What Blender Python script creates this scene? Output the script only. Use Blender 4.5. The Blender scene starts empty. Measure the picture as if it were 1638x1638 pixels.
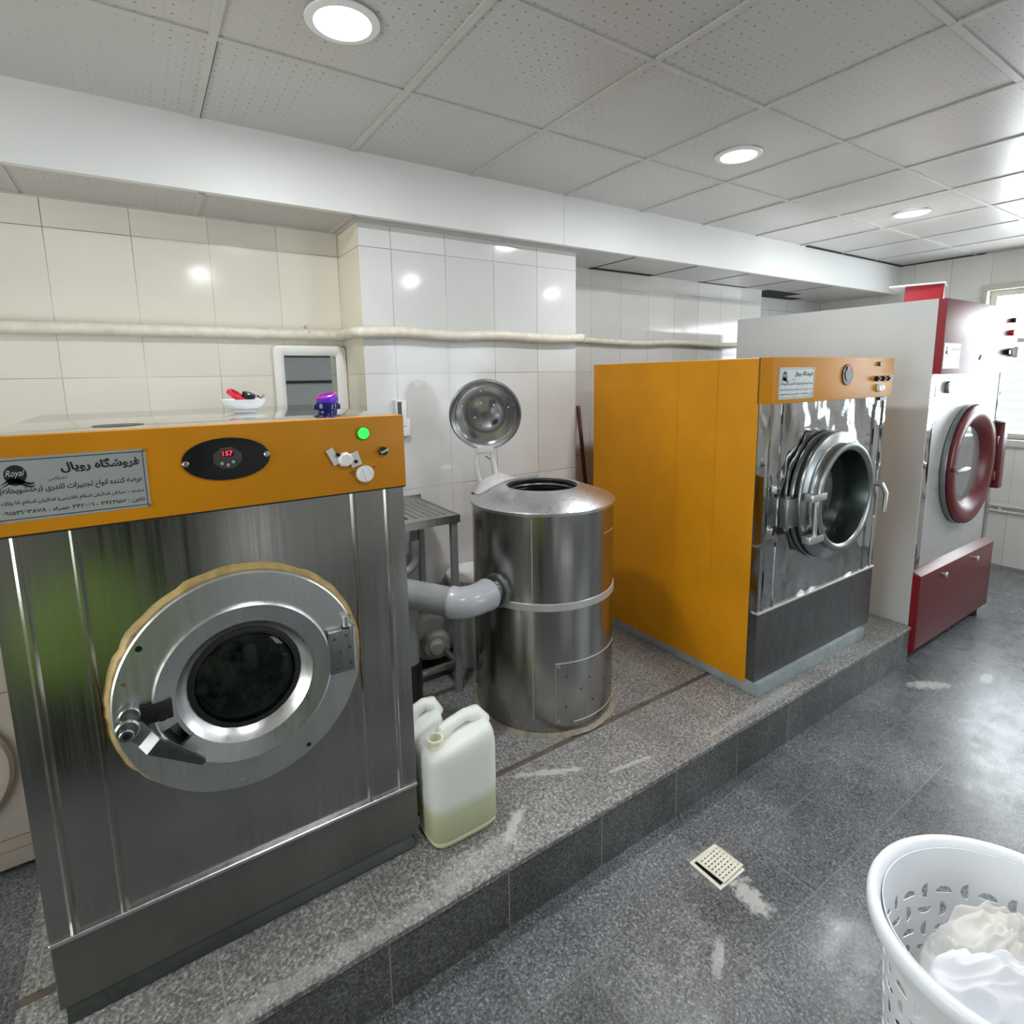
import bpy, bmesh, math, random
from mathutils import Vector, Matrix, noise
random.seed(7)
PI = math.pi
SC = bpy.context.scene
COL = SC.collection

# ------------------------------------------------------------------ camera, world, lights, exposure
cam_d = bpy.data.cameras.new('camera')
cam = bpy.data.objects.new('camera', cam_d); COL.objects.link(cam)
RT = ((.834, -.552, -.017), (-.096, -.115, -.989), (.544, .826, -.149))
def _euler_axes(a, b, c):
    fwd = Vector((math.sin(a)*math.cos(b), math.cos(a)*math.cos(b), -math.sin(b)))
    right = Vector((math.cos(a), -math.sin(a), 0)); down = fwd.cross(right)
    r2 = math.cos(c)*right + math.sin(c)*down
    d2 = -math.sin(c)*right + math.cos(c)*down
    return r2, d2, fwd
r_, d_, f_ = _euler_axes(.582499, .149138, .0169364)
m = Matrix((r_, -d_, -f_)).transposed().to_4x4()
m.translation = Vector((0, 0, 1.76))
cam.matrix_world = m
cam_d.sensor_width = 36; cam_d.lens = 883.07/1638*36
cam_d.shift_x = (819-813.31)/1638; cam_d.shift_y = (735.46-819)/1638
cam_d.clip_start = .02; cam_d.clip_end = 100
SC.camera = cam
SC.view_settings.view_transform = 'Standard'
SC.view_settings.look = 'None'
SC.view_settings.gamma = 1
SC.view_settings.exposure = .42
SC.view_settings.use_curve_mapping = False

world = bpy.data.worlds.new('daylight'); SC.world = world; world.use_nodes = True
bg = world.node_tree.nodes['Background']
bg.inputs[0].default_value = (.93, .97, 1, 1); bg.inputs[1].default_value = 2.2

def area(name, loc, rot, sx, sy, power, color, shape='RECTANGLE', spread=PI):
    l = bpy.data.lights.new(name, 'AREA'); l.shape = shape; l.size = sx
    if shape in ('RECTANGLE', 'ELLIPSE'): l.size_y = sy
    l.energy = power; l.color = color; l.spread = spread
    o = bpy.data.objects.new(name, l); COL.objects.link(o)
    o.location = loc; o.rotation_euler = rot
    return o
# daylight through the far window, the left doorway window and an added, unseen window behind the camera
area('daylight_far_window', (6.62, .95, 1.78), (0, PI/2, 0), 1.5, 1.9, 140, (1, .965, .915))
area('daylight_left_window', (-2.36, 1.1, 1.5), (0, -PI/2, 0), 1.6, 1.7, 40, (1, .93, .82))
area('added_rear_light', (3.9, -2.36, 1.7), (PI/2, 0, 0), 1.8, 1.2, 26, (.95, .97, 1))

# ------------------------------------------------------------------ materials
class N:
    def __init__(s, name):
        s.m = bpy.data.materials.new(name); s.m.use_nodes = True
        s.t = s.m.node_tree; s.b = s.t.nodes['Principled BSDF']; s.out = s.t.nodes['Material Output']
        s._c = None
    def n(s, typ, **k):
        x = s.t.nodes.new(typ)
        for a, v in k.items():
            if a.startswith('i_'):
                key = a[2:].replace('_', ' ')
                x.inputs[key].default_value = v
            else: setattr(x, a, v)
        return x
    def l(s, a, b): s.t.links.new(a, b)
    def obj(s, scale=(1, 1, 1), loc=(0, 0, 0), rot=(0, 0, 0)):
        if s._c is None: s._c = s.n('ShaderNodeNewGeometry')
        mp = s.n('ShaderNodeMapping'); s.l(s._c.outputs['Position'], mp.inputs[0])
        mp.inputs['Scale'].default_value = scale; mp.inputs['Location'].default_value = loc; mp.inputs['Rotation'].default_value = rot
        return mp.outputs[0]
    def noise(s, vec, scale, detail=3, rough=.5):
        x = s.n('ShaderNodeTexNoise'); s.l(vec, x.inputs['Vector'])
        x.inputs['Scale'].default_value = scale; x.inputs['Detail'].default_value = detail; x.inputs['Roughness'].default_value = rough
        return x.outputs[0]
    def ramp(s, fac, stops):
        x = s.n('ShaderNodeValToRGB'); s.l(fac, x.inputs[0]); r = x.color_ramp
        while len(r.elements) < len(stops): r.elements.new(.5)
        for e, (p, c) in zip(r.elements, stops):
            e.position = p; e.color = (c[0], c[1], c[2], 1) if isinstance(c, tuple) else (c, c, c, 1)
        return x.outputs[0]
    def mix(s, a, b, fac, mode='MIX'):
        x = s.n('ShaderNodeMix', data_type='RGBA', blend_type=mode)
        for sock, v in ((x.inputs[0], fac), (x.inputs[6], a), (x.inputs[7], b)):
            if isinstance(v, (int, float)): sock.default_value = v
            elif isinstance(v, tuple): sock.default_value = (v[0], v[1], v[2], 1)
            else: s.l(v, sock)
        return x.outputs[2]
    def math(s, op, a, b=0.):
        x = s.n('ShaderNodeMath', operation=op)
        for i, v in enumerate((a, b)):
            if isinstance(v, (int, float)): x.inputs[i].default_value = v
            else: s.l(v, x.inputs[i])
        return x.outputs[0]
    def bump(s, h, strength=.3, dist=.002):
        x = s.n('ShaderNodeBump'); x.inputs['Strength'].default_value = strength; x.inputs['Distance'].default_value = dist
        s.l(h, x.inputs['Height']); s.l(x.outputs[0], s.b.inputs['Normal'])
        return x
    def set(s, **k):
        for a, v in k.items():
            i = s.b.inputs[a.replace('_', ' ')]
            if isinstance(v, (int, float)): i.default_value = v
            elif isinstance(v, tuple): i.default_value = (v[0], v[1], v[2], 1)
            else: s.l(v, i)
        return s

def plain(name, c, rough=.5, metal=0., spec=.5, var=.06, scale=14, bump=0., coat=0.):
    s = N(name)
    ns = s.noise(s.obj(), scale, 4, .6)
    lo = tuple(x*(1-var) for x in c); hi = tuple(min(1, x*(1+var)) for x in c)
    s.set(Base_Color=s.ramp(ns, [(.3, lo), (.7, hi)]), Roughness=rough, Metallic=metal, Specular_IOR_Level=spec, Coat_Weight=coat)
    if bump: s.bump(s.noise(s.obj(), scale*6, 3), bump, .001)
    return s.m

def emit(name, c, e):
    s = N(name); s.set(Base_Color=c, Emission_Color=c, Emission_Strength=e); return s.m

PZ0 = 0.
def granite(name, c0, c1, c2, wide, high, off, loc, rough=(.3, .55), axes='xy', mort=(.16, .15, .14), tonal=.25, fine=120, mwid=.0022, stains=()):
    s = N(name)
    rot = (0, 0, 0)
    p = s.obj()
    if axes != 'xy':
        sx = s.n('ShaderNodeSeparateXYZ'); s.l(p, sx.inputs[0]); cb = s.n('ShaderNodeCombineXYZ')
        for i, a in enumerate(axes): s.l(sx.outputs['xyz'.index(a)], cb.inputs[i])
        q = cb.outputs[0]
    else: q = p
    mp = s.n('ShaderNodeMapping'); s.l(q, mp.inputs[0]); mp.inputs['Location'].default_value = loc
    br = s.n('ShaderNodeTexBrick'); br.offset = off; br.squash = 1
    s.l(mp.outputs[0], br.inputs['Vector'])
    for k, v in dict(Scale=1., Mortar_Size=mwid, Mortar_Smooth=.3, Bias=0., Brick_Width=wide, Row_Height=high).items():
        br.inputs[k.replace('_', ' ')].default_value = v
    br.inputs['Color1'].default_value = (1-tonal, 1-tonal, 1-tonal, 1); br.inputs['Color2'].default_value = (1+tonal, 1+tonal, 1+tonal, 1)
    br.inputs['Mortar'].default_value = (1, 1, 1, 1)
    sp = s.ramp(s.noise(p, fine, 7, .85), [(.36, c0), (.5, c1), (.60, c2)])
    vz = s.n('ShaderNodeTexVoronoi', feature='F1'); vz.inputs['Scale'].default_value = fine*1.25; s.l(p, vz.inputs['Vector'])
    sp = s.mix(sp, s.ramp(vz.outputs['Color'], [(.15, .5), (.5, 1.), (.85, 1.7)]), .6, 'MULTIPLY')
    big = s.noise(p, 2.6, 5, .65)
    col = s.mix(sp, s.ramp(big, [(.3, .62), (.7, 1.3)]), .8, 'MULTIPLY')
    col = s.mix(col, br.outputs['Color'], .8, 'MULTIPLY')
    # light veins and lime stains
    vn = s.ramp(s.noise(s.obj((1, 1, 1), (3, 1, 0)), 5.5, 8, .62), [(.485, 0.), (.5, 1.), (.515, 0.)])
    vm = s.math('MULTIPLY', vn, s.ramp(s.noise(p, 1.7, 2), [(.56, 0.), (.66, .4)]))
    col = s.mix(col, (.50, .50, .47), vm)
    for sx_, sy_, an, rx, ry, st in stains:
        mm = s.n('ShaderNodeMapping', vector_type='TEXTURE'); s.l(p, mm.inputs[0]); mm.inputs['Location'].default_value = (sx_, sy_, PZ0); mm.inputs['Rotation'].default_value = (0, 0, an); mm.inputs['Scale'].default_value = (rx, ry, 5)
        ln_ = s.n('ShaderNodeVectorMath', operation='LENGTH'); s.l(mm.outputs[0], ln_.inputs[0])
        k_ = s.math('ADD', ln_.outputs['Value'], s.math('MULTIPLY', s.math('SUBTRACT', s.noise(p, 28, 5, .7), .5), 2.4))
        col = s.mix(col, (.52, .52, .49), s.math('MULTIPLY', s.ramp(k_, [(.55, 1.), (.95, 0.)]), st))
    col = s.mix(col, mort, br.outputs['Fac'])
    s.set(Base_Color=col, Roughness=s.ramp(s.noise(p, 9, 5, .7), [(.3, rough[0]), (.7, rough[1])]), Specular_IOR_Level=.55)
    inv = s.math('SUBTRACT', s.math('MULTIPLY', s.noise(p, 40, 5, .7), .35), br.outputs['Fac'])
    s.bump(inv, .22, .002)
    return s.m

def tiles(name, c, wide, high, loc, axes, rough=.1, grout=(.20, .185, .16), var=.05, off=0.):
    s = N(name); p = s.obj()
    sx = s.n('ShaderNodeSeparateXYZ'); s.l(p, sx.inputs[0]); cb = s.n('ShaderNodeCombineXYZ')
    for i, a in enumerate(axes): s.l(sx.outputs['xyz'.index(a)], cb.inputs[i])
    mp = s.n('ShaderNodeMapping'); s.l(cb.outputs[0], mp.inputs[0]); mp.inputs['Location'].default_value = loc
    br = s.n('ShaderNodeTexBrick'); br.offset = off; s.l(mp.outputs[0], br.inputs['Vector'])
    for k, v in dict(Scale=1., Mortar_Size=.0016, Mortar_Smooth=.2, Bias=0., Brick_Width=wide, Row_Height=high).items():
        br.inputs[k.replace('_', ' ')].default_value = v
    br.inputs['Color1'].default_value = tuple(x*(1-var) for x in c)+(1,); br.inputs['Color2'].default_value = tuple(x*(1+var) for x in c)+(1,)
    br.inputs['Mortar'].default_value = c+(1,)
    # grout shows only here and there
    vis = s.ramp(s.noise(p, 1.9, 3), [(.36, .25), (.58, 1.)])
    gf = s.math('MULTIPLY', br.outputs['Fac'], vis)
    base = s.mix(br.outputs['Color'], s.ramp(s.noise(p, 2.2, 4, .6), [(.3, (.93, .92, .9)), (.7, (1., 1., 1.))]), 1., 'MULTIPLY')
    s.set(Base_Color=s.mix(base, grout, gf), Roughness=s.ramp(s.noise(p, 6, 3), [(.3, rough*.8), (.7, rough*1.6)]), Specular_IOR_Level=.36)
    h = s.math('SUBTRACT', s.math('MULTIPLY', s.noise(s.obj((1, 1, .35)), 4.5, 2), 1.6), br.outputs['Fac'])
    s.bump(h, .25, .0018)
    return s.m

def steel(name, c, rough=(.12, .3), streak=(1, 1, 1), sst=30, sscale=60, wave=0., wscale=3., wdist=.01, brush=.15, metal=1., vert=True, tint=None):
    s = N(name)
    st = (sst, sst, .7) if vert else (1, 1, 30)
    a = s.noise(s.obj(st), 4, 3, .6)
    blot = s.noise(s.obj((1, 1, .5)), 5, 4, .6)
    col = s.mix(s.ramp(a, [(.3, tuple(x*.93 for x in c)), (.7, c)]), s.ramp(blot, [(.3, .78), (.7, 1.05)]), .7, 'MULTIPLY')
    s.set(Base_Color=col, Metallic=metal, Roughness=s.ramp(s.noise(s.obj(st), 2.2, 5, .7), [(.3, rough[0]), (.7, rough[1])]))
    h = a
    if wave:
        w = s.noise(s.obj((1, 1, .6), (2, 0, 0)), wscale, 2, .5)
        b1 = s.n('ShaderNodeBump'); b1.inputs['Strength'].default_value = wave; b1.inputs['Distance'].default_value = wdist; s.l(w, b1.inputs['Height'])
        b2 = s.bump(h, brush, .0004); s.l(b1.outputs[0], b2.inputs['Normal'])
    else: s.bump(h, brush, .0004)
    return s.m

M = {}
FST = ((3.55, 1.12, -.6, .14, .05, .9), (1.565, .93, -.2, .05, .10, .8), (1.30, .86, .5, .10, .02, .6), (1.57, 1.07, 0, .10, .10, .35), (3.9, .96, .1, .10, .03, .6))
PST = ((1.19, 1.55, -.45, .16, .018, .8), (1.50, 1.40, -.15, .16, .012, .6), (.93, 1.42, .62, .10, .03, .8), (.75, 1.36, .1, .22, .05, .3), (2.3, 1.34, 0, .5, .03, .35), (.35, 1.32, 0, .7, .03, .3))
M['floor'] = granite('slate_floor_tiles', (.045, .047, .05), (.115, .12, .127), (.29, .30, .31), .4, .25, .5, (.045-.2, -.06, 0), (.19, .38), fine=110, mwid=.003, mort=(.17, .17, .165), tonal=.24, stains=FST)
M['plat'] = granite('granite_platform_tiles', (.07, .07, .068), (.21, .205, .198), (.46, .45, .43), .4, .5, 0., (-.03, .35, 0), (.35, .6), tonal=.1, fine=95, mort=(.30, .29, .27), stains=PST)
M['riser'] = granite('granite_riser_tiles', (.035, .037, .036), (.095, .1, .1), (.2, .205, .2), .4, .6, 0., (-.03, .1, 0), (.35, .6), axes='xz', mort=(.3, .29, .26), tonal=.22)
M['tile_l'] = tiles('warm_lit_wall_tiles', (.78, .745, .66), .295, .6, (-.03, .015, 0), 'xz')  # warm light from the left is put into this cream colour
M['tile_p'] = tiles('pale_wall_tiles', (.66, .665, .66), .295, .6, (-.20, .015, 0), 'xz', .09)
M['tile_r'] = tiles('pale_recess_tiles', (.66, .655, .635), .295, .6, (-.08, .015, 0), 'xz', .09)
M['tile_s'] = tiles('warm_lit_side_tiles', (.84, .78, .65), .295, .6, (-.01, .015, 0), 'yz')  # warmer copy of the pale tiles; left light is painted into the colour
M['tile_f'] = tiles('far_wall_tiles', (.76, .74, .70), .295, .6, (-.08, .015, 0), 'yz', .12)
M['dimwall'] = plain('rear_wall_paint', (.42, .42, .40), .4)

s = N('perforated_ceiling_tiles'); p = s.obj((1, 1, 1), (-.278, -.165, 0))
vo = s.n('ShaderNodeTexVoronoi', feature='F1', distance='EUCLIDEAN'); vo.inputs['Randomness'].default_value = 0
vo.inputs['Scale'].default_value = 1/.0434; s.l(s.obj((1, 1, 0)), vo.inputs['Vector'])
dots = s.ramp(vo.outputs['Distance'], [(.075, 1.), (.11, 0.)])
# faint pressed lines between the pinholes
sx = s.n('ShaderNodeSeparateXYZ'); s.l(s.obj((1/.0434, 1/.0434, 0)), sx.inputs[0])
fy_ = s.math('ABSOLUTE', s.math('SUBTRACT', s.math('FRACT', sx.outputs[1]), .5))
fx_ = s.math('ABSOLUTE', s.math('SUBTRACT', s.math('FRACT', sx.outputs[0]), .5))
ln = s.math('MAXIMUM', s.math('LESS_THAN', fy_, .035), s.math('MULTIPLY', s.math('LESS_THAN', fx_, .035), .6))
vis = s.ramp(s.noise(s.obj(), 3.1, 2), [(.4, .25), (.62, 1.)])
base = s.ramp(s.noise(s.obj(), 1.3, 3), [(.3, (.50, .485, .465)), (.7, (.55, .535, .515))])
c1 = s.mix(base, (.33, .32, .30), s.math('MULTIPLY', ln, s.math('MULTIPLY', vis, .32)))
c2 = s.mix(c1, (.23, .22, .205), s.math('MULTIPLY', dots, vis))
s.set(Base_Color=c2, Roughness=.3, Specular_IOR_Level=.45)
s.bump(s.noise(s.obj(), 2.2, 1), .2, .006)
M['ceil'] = s.m
M['tbar'] = plain('ceiling_grid_metal', (.52, .51, .48), .4, spec=.5)
M['gap_shade'] = plain('dark_gap_and_shade', (.02, .02, .02), .9)
M['beam'] = plain('painted_bulkhead', (.74, .745, .735), .45, var=.03, scale=2)
M['orange'] = plain('orange_enamel', (.54, .215, .003), .42, spec=.3, var=.10, scale=3)
M['orange_side'] = plain('orange_enamel_side', (.70, .285, .003), .5, spec=.25, var=.10, scale=2.2)  # brighter orange than on the control panels
M['steel1'] = steel('brushed_steel_front', (.46, .455, .43), (.15, .28), wave=.4, wscale=2.4, wdist=.012, brush=.05)
M['steel1b'] = steel('dull_steel_kick', (.27, .27, .255), (.3, .42), brush=.08)
M['steeltop'] = steel('washer_steel_top', (.82, .82, .80), (.08, .16), brush=.04)
M['chrome'] = steel('wavy_mirror_steel', (.52, .52, .52), (.04, .08), wave=1., wscale=3.6, wdist=.045, brush=.02)
M['steelk'] = steel('grey_steel_kick', (.22, .22, .22), (.2, .32), brush=.03, sst=6)
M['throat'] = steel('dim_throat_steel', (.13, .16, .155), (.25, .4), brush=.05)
M['alu'] = steel('cast_aluminium', (.70, .71, .71), (.28, .42), brush=.1)
M['alu2'] = steel('turned_aluminium', (.74, .75, .75), (.25, .38), brush=.1)
M['darkmetal'] = steel('blackened_steel', (.16, .17, .18), (.3, .5), brush=.2)
M['alud'] = steel('grey_cast_steel', (.34, .36, .36), (.26, .40), brush=.06)
M['lidsteel'] = steel('dull_lid_steel', (.68, .68, .68), (.14, .24), brush=.03)
M['tank'] = steel('extractor_steel', (.44, .435, .415), (.16, .28), brush=.08)
M['tanktop'] = steel('extractor_top_steel', (.66, .66, .68), (.25, .4), brush=.1)
M['band'] = plain('pale_metal_band', (.52, .51, .48), .38, .35)
M['sink'] = steel('sink_steel', (.52, .52, .50), (.25, .4), brush=.1)
M['bolt'] = plain('zinc_bolt', (.62, .61, .58), .3, 1.)
M['black'] = plain('black_plastic', (.008, .008, .009), .28)
M['rubber'] = plain('black_rubber', (.01, .01, .01), .6)
M['dark'] = plain('dark_interior', (.006, .007, .008), .35)
s = N('dark_door_glass'); s.set(Base_Color=s.ramp(s.noise(s.obj(), 16, 5, .7), [(.45, (.003, .004, .004)), (.75, (.02, .03, .03))]), Roughness=.08, Specular_IOR_Level=.25); M['glassdark'] = s.m
s = N('clear_door_glass'); s.set(Base_Color=(.012, .02, .02), Roughness=.05, Specular_IOR_Level=.35, Alpha=.55); M['glassm2'] = s.m
s = N('grey_door_glass'); s.set(Base_Color=(.25, .25, .24), Roughness=.05, Specular_IOR_Level=.6, Alpha=.75); M['glassdry'] = s.m
M['sealant'] = plain('yellowed_sealant', (.44, .32, .12), .5, var=.4, scale=18, bump=.5)
M['plate'] = plain('silver_nameplate', (.43, .46, .45), .35, .35, var=.05)
M['ink'] = plain('black_ink', (.01, .01, .015), .5)
M['paper'] = plain('pale_ink', (.55, .56, .55), .5)
M['white'] = plain('white_plastic', (.80, .80, .79), .35, var=.03)
M['whiteg'] = plain('grey_white_plastic', (.62, .61, .58), .4)
M['green'] = emit('green_indicator_lens', (.02, .9, .05), 1.6)
M['darkgreen'] = plain('unlit_green_lens', (.05, .16, .04), .3)
M['red_led'] = emit('red_digits', (1, .02, .04), 4)
M['led_glass'] = plain('dark_grey_faceplate', (.06, .055, .055), .3)
M['red'] = plain('red_enamel', (.30, .008, .014), .3, spec=.5, var=.12, scale=3)
M['redfront'] = plain('maroon_enamel_front', (.12, .012, .014), .34, spec=.6, var=.06, scale=3)
M['redside'] = plain('bright_red_enamel', (.26, .006, .014), .4)
M['dryside'] = plain('off_white_panel', (.62, .645, .64), .38, var=.05, scale=1.5)
M['dryface'] = plain('pale_steel_face', (.47, .465, .455), .38, .3, var=.05)
M['base'] = plain('grey_blue_paint', (.30, .34, .35), .4, var=.15)
M['pvc'] = plain('grey_pvc_pipe', (.27, .275, .285), .3, var=.08)
M['pvcw'] = plain('pale_grey_elbow', (.44, .45, .48), .22, var=.05)
M['creampipe'] = plain('cream_painted_pipe', (.74, .70, .58), .4, var=.12, scale=20, bump=.4)
M['pipec'] = plain('pale_pipe', (.66, .65, .60), .35)
M['tub'] = plain('white_plastic_tub', (.60, .60, .57), .45)
M['pump'] = plain('dusty_white_pump', (.42, .41, .37), .45, var=.15)
M['frame'] = plain('white_mirror_frame', (.84, .83, .80), .35, var=.02)
s = N('mirror_silver'); s.set(Base_Color=(.62, .68, .70), Metallic=1., Roughness=.02); M['mirror'] = s.m
M['porc'] = plain('white_porcelain', (.82, .84, .88), .12, var=.01)
M['redpl'] = plain('red_plastic', (.65, .02, .05), .35)
M['pink'] = plain('magenta_plastic', (.55, .03, .25), .35)
M['purple'] = plain('violet_plastic', (.10, .015, .50), .3)
M['navy'] = plain('navy_glass_jar', (.008, .012, .10), .12)
M['maroon'] = plain('maroon_broom_handle', (.09, .004, .012), .35)
M['basket'] = plain('white_basket_plastic', (.87, .90, .94), .32, var=.015)
M['cloth'] = plain('white_cotton', (.76, .745, .71), .85, spec=.2, var=.04, scale=6, bump=.2)
M['cloth2'] = plain('bright_white_cotton', (.86, .87, .90), .85, spec=.2, var=.03, scale=6, bump=.2)
M['bag'] = plain('white_plastic_bag', (.84, .84, .82), .4, var=.03)
M['drain'] = plain('cream_plastic_drain', (.78, .75, .64), .4, var=.08)
M['winframe'] = plain('beige_window_frame', (.60, .57, .50), .4)
M['sill'] = plain('stone_sill', (.60, .59, .56), .4)
M['washer'] = plain('pale_washer_enamel', (.42, .37, .32), .35, var=.03)
M['washerring'] = plain('brown_door_ring', (.36, .26, .20), .3)
M['added_green'] = plain('added_green_cloth', (.19, .31, .05), .8)
M['rust'] = plain('brown_muddy_gutter', (.105, .082, .06), .7, var=.35, scale=9)
M['caulk'] = plain('dirty_sealant_ring', (.26, .23, .18), .7, var=.3, scale=20, bump=.6)
M['gasket'] = plain('rusty_seam', (.20, .10, .02), .5)
s = N('thin_window_glass'); s.t.nodes.remove(s.b); tr = s.n('ShaderNodeBsdfTransparent'); gl = s.n('ShaderNodeBsdfGlossy'); gl.inputs['Roughness'].default_value = .05
tr.inputs[0].default_value = (.93, .97, 1, 1)
mx = s.n('ShaderNodeMixShader'); mx.inputs[0].default_value = .08; s.l(tr.outputs[0], mx.inputs[1]); s.l(gl.outputs[0], mx.inputs[2]); s.l(mx.outputs[0], s.out.inputs[0]); M['glass'] = s.m
s = N('frosted_blue_louvre'); s.set(Base_Color=(.60, .80, .95), Roughness=.4, Alpha=.75); M['louvre'] = s.m
# jerrycan: milky plastic, yellowish liquid showing through below its level
s = N('milky_jerrycan_plastic'); sx = s.n('ShaderNodeSeparateXYZ'); s.l(s.obj(), sx.inputs[0])
lv = s.ramp(s.math('MULTIPLY', s.math('SUBTRACT', sx.outputs[2], .355), 26.), [(0., 1.), (1., 0.)])
s.set(Base_Color=s.mix((.74, .77, .72), (.56, .60, .38), lv), Roughness=.42, Subsurface_Weight=.25, Subsurface_Scale=.05)
s.b.inputs['Subsurface Radius'].default_value = (1, 1, .7)
M['jerry'] = s.m
M['jerryneck'] = plain('yellow_white_neck', (.70, .70, .52), .4)
s = N('downlight_lens'); s.set(Base_Color=(1, 1, 1), Emission_Color=(.95, .98, 1), Emission_Strength=12.); M['lens'] = s.m

# ------------------------------------------------------------------ mesh helpers
def frame_from(axis):
    z = Vector(axis).normalized()
    x = z.orthogonal().normalized() if abs(z.z) < .99 else Vector((1, 0, 0))
    if abs(z.z) < .99: x = Vector((0, 0, 1)).cross(z).normalized()
    y = z.cross(x)
    return x, y, z

class MB:
    def __init__(s): s.bm = bmesh.new()
    def poly(s, pts):
        return s.bm.faces.new([s.bm.verts.new(p) for p in pts])
    def box(s, x0, x1, y0, y1, z0, z1, bev=0., seg=2):
        x0, x1 = min(x0, x1), max(x0, x1); y0, y1 = min(y0, y1), max(y0, y1); z0, z1 = min(z0, z1), max(z0, z1)
        v = [s.bm.verts.new((x, y, z)) for x in (x0, x1) for y in (y0, y1) for z in (z0, z1)]
        fs = [s.bm.faces.new([v[i] for i in q]) for q in ((0, 1, 3, 2), (4, 6, 7, 5), (0, 4, 5, 1), (2, 3, 7, 6), (0, 2, 6, 4), (1, 5, 7, 3))]
        if bev:
            es = list({e for f in fs for e in f.edges})
            bmesh.ops.bevel(s.bm, geom=es, offset=bev, segments=seg, profile=.6, affect='EDGES')
        return s
    def obox(s, c, sx, sy, sz, R=None, bev=0.):      # oriented box, R = 3x3
        b = MB(); b.box(-sx/2, sx/2, -sy/2, sy/2, -sz/2, sz/2, bev)
        M4 = (R.to_4x4() if R else Matrix.Identity(4)); M4.translation = Vector(c)
        s.merge(b, M4); return s
    def merge(s, o, M4=None):
        me = bpy.data.meshes.new('t'); o.bm.to_mesh(me); 
        if M4: me.transform(M4)
        s.bm.from_mesh(me); bpy.data.meshes.remove(me); o.bm.free(); return s
    def lathe(s, prof, c, axis=(0, 0, 1), seg=48, a0=0., a1=2*PI, ex=1., ey=1.):
        # prof: (radius, height along axis)
        x, y, z = frame_from(axis); c = Vector(c); full = abs(a1-a0-2*PI) < 1e-6
        n = seg if full else seg+1; rings = []
        for r, h in prof:
            if r < 1e-6: rings.append([s.bm.verts.new(c+z*h)]*n); continue
            rings.append([s.bm.verts.new(c+z*h+x*(r*ex*math.cos(a0+(a1-a0)*i/seg))+y*(r*ey*math.sin(a0+(a1-a0)*i/seg))) for i in range(n)])
        for a, b in zip(rings, rings[1:]):
            for i in range(seg if not full else n):
                j = (i+1) % n if full else i+1
                if j >= n: continue
                q = [a[i], a[j], b[j], b[i]]; u = []
                for v in q:
                    if v not in u: u.append(v)
                if len(u) > 2:
                    try: s.bm.faces.new(u)
                    except ValueError: pass
        return s
    def cyl(s, c, r, h, axis=(0, 0, 1), seg=32, r2=None, bev=0.):
        r2 = r if r2 is None else r2
        if bev: return s.lathe([(0, 0), (r-bev, 0), (r, bev), (r2, h-bev), (r2-bev, h), (0, h)], c, axis, seg)
        return s.lathe([(0, 0), (r, 0), (r2, h), (0, h)], c, axis, seg)
    def tube(s, pts, r, seg=16, cap=True):
        pts = [Vector(p) for p in pts]; rings = []; n = len(pts)
        rr = r if isinstance(r, (list, tuple)) else [r]*n
        t0 = (pts[1]-pts[0]).normalized(); x = t0.orthogonal().normalized()
        for i, p in enumerate(pts):
            t = (pts[min(i+1, n-1)]-pts[max(i-1, 0)]).normalized()
            x = (x-t*x.dot(t)).normalized(); y = t.cross(x)
            rings.append([s.bm.verts.new(p+(x*math.cos(2*PI*k/seg)+y*math.sin(2*PI*k/seg))*rr[i]) for k in range(seg)])
        for a, b in zip(rings, rings[1:]):
            for k in range(seg): s.bm.faces.new([a[k], a[(k+1) % seg], b[(k+1) % seg], b[k]])
        if cap: s.bm.faces.new(rings[0][::-1]); s.bm.faces.new(rings[-1])
        return s
    def prism(s, pts, d, bev=0.):                    # planar polygon extruded by vector d
        d = Vector(d); a = [s.bm.verts.new(p) for p in pts]; b = [s.bm.verts.new(Vector(p)+d) for p in pts]; n = len(pts)
        fs = [s.bm.faces.new(a[::-1]), s.bm.faces.new(b)]
        for i in range(n): fs.append(s.bm.faces.new([a[i], a[(i+1) % n], b[(i+1) % n], b[i]]))
        if bev: bmesh.ops.bevel(s.bm, geom=list({e for f in fs for e in f.edges}), offset=bev, segments=2, profile=.6, affect='EDGES')
        return s
    def build(s, name, mat, parent=None, label=None, smooth=True, ang=.6, fix=True):
        bm = s.bm
        if fix: bmesh.ops.recalc_face_normals(bm, faces=bm.faces)
        for f in bm.faces: f.smooth = smooth
        for e in bm.edges:
            if len(e.link_faces) == 2 and e.calc_face_angle(0) > ang: e.smooth = False
        root = parent
        while root is not None and root.parent is not None: root = root.parent
        me = bpy.data.meshes.new(name)
        if root is not None: bmesh.ops.translate(bm, verts=bm.verts, vec=-Vector(root.location))
        bm.to_mesh(me); bm.free()
        o = bpy.data.objects.new(name, me); COL.objects.link(o)
        me.materials.append(M[mat] if isinstance(mat, str) else mat)
        if parent is not None: o.parent = parent
        if label: o['label'] = label
        return o

def thing(name, loc, label, cat, group=None):
    o = bpy.data.objects.new(name, None); COL.objects.link(o); o.location = loc; o.empty_display_size = .1
    o['label'] = label; o['category'] = cat
    if group: o['group'] = group
    return o
def tag(o, label, cat, group=None):
    # put a single-mesh thing's origin at its base centre
    me = o.data; vs = [v.co for v in me.vertices]
    c = Vector(((min(v.x for v in vs)+max(v.x for v in vs))/2, (min(v.y for v in vs)+max(v.y for v in vs))/2, min(v.z for v in vs)))
    me.transform(Matrix.Translation(-c)); o.location = c
    o['label'] = label; o['category'] = cat
    if group: o['group'] = group
    return o
def struct(o): o['kind'] = 'structure'; return o

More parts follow.
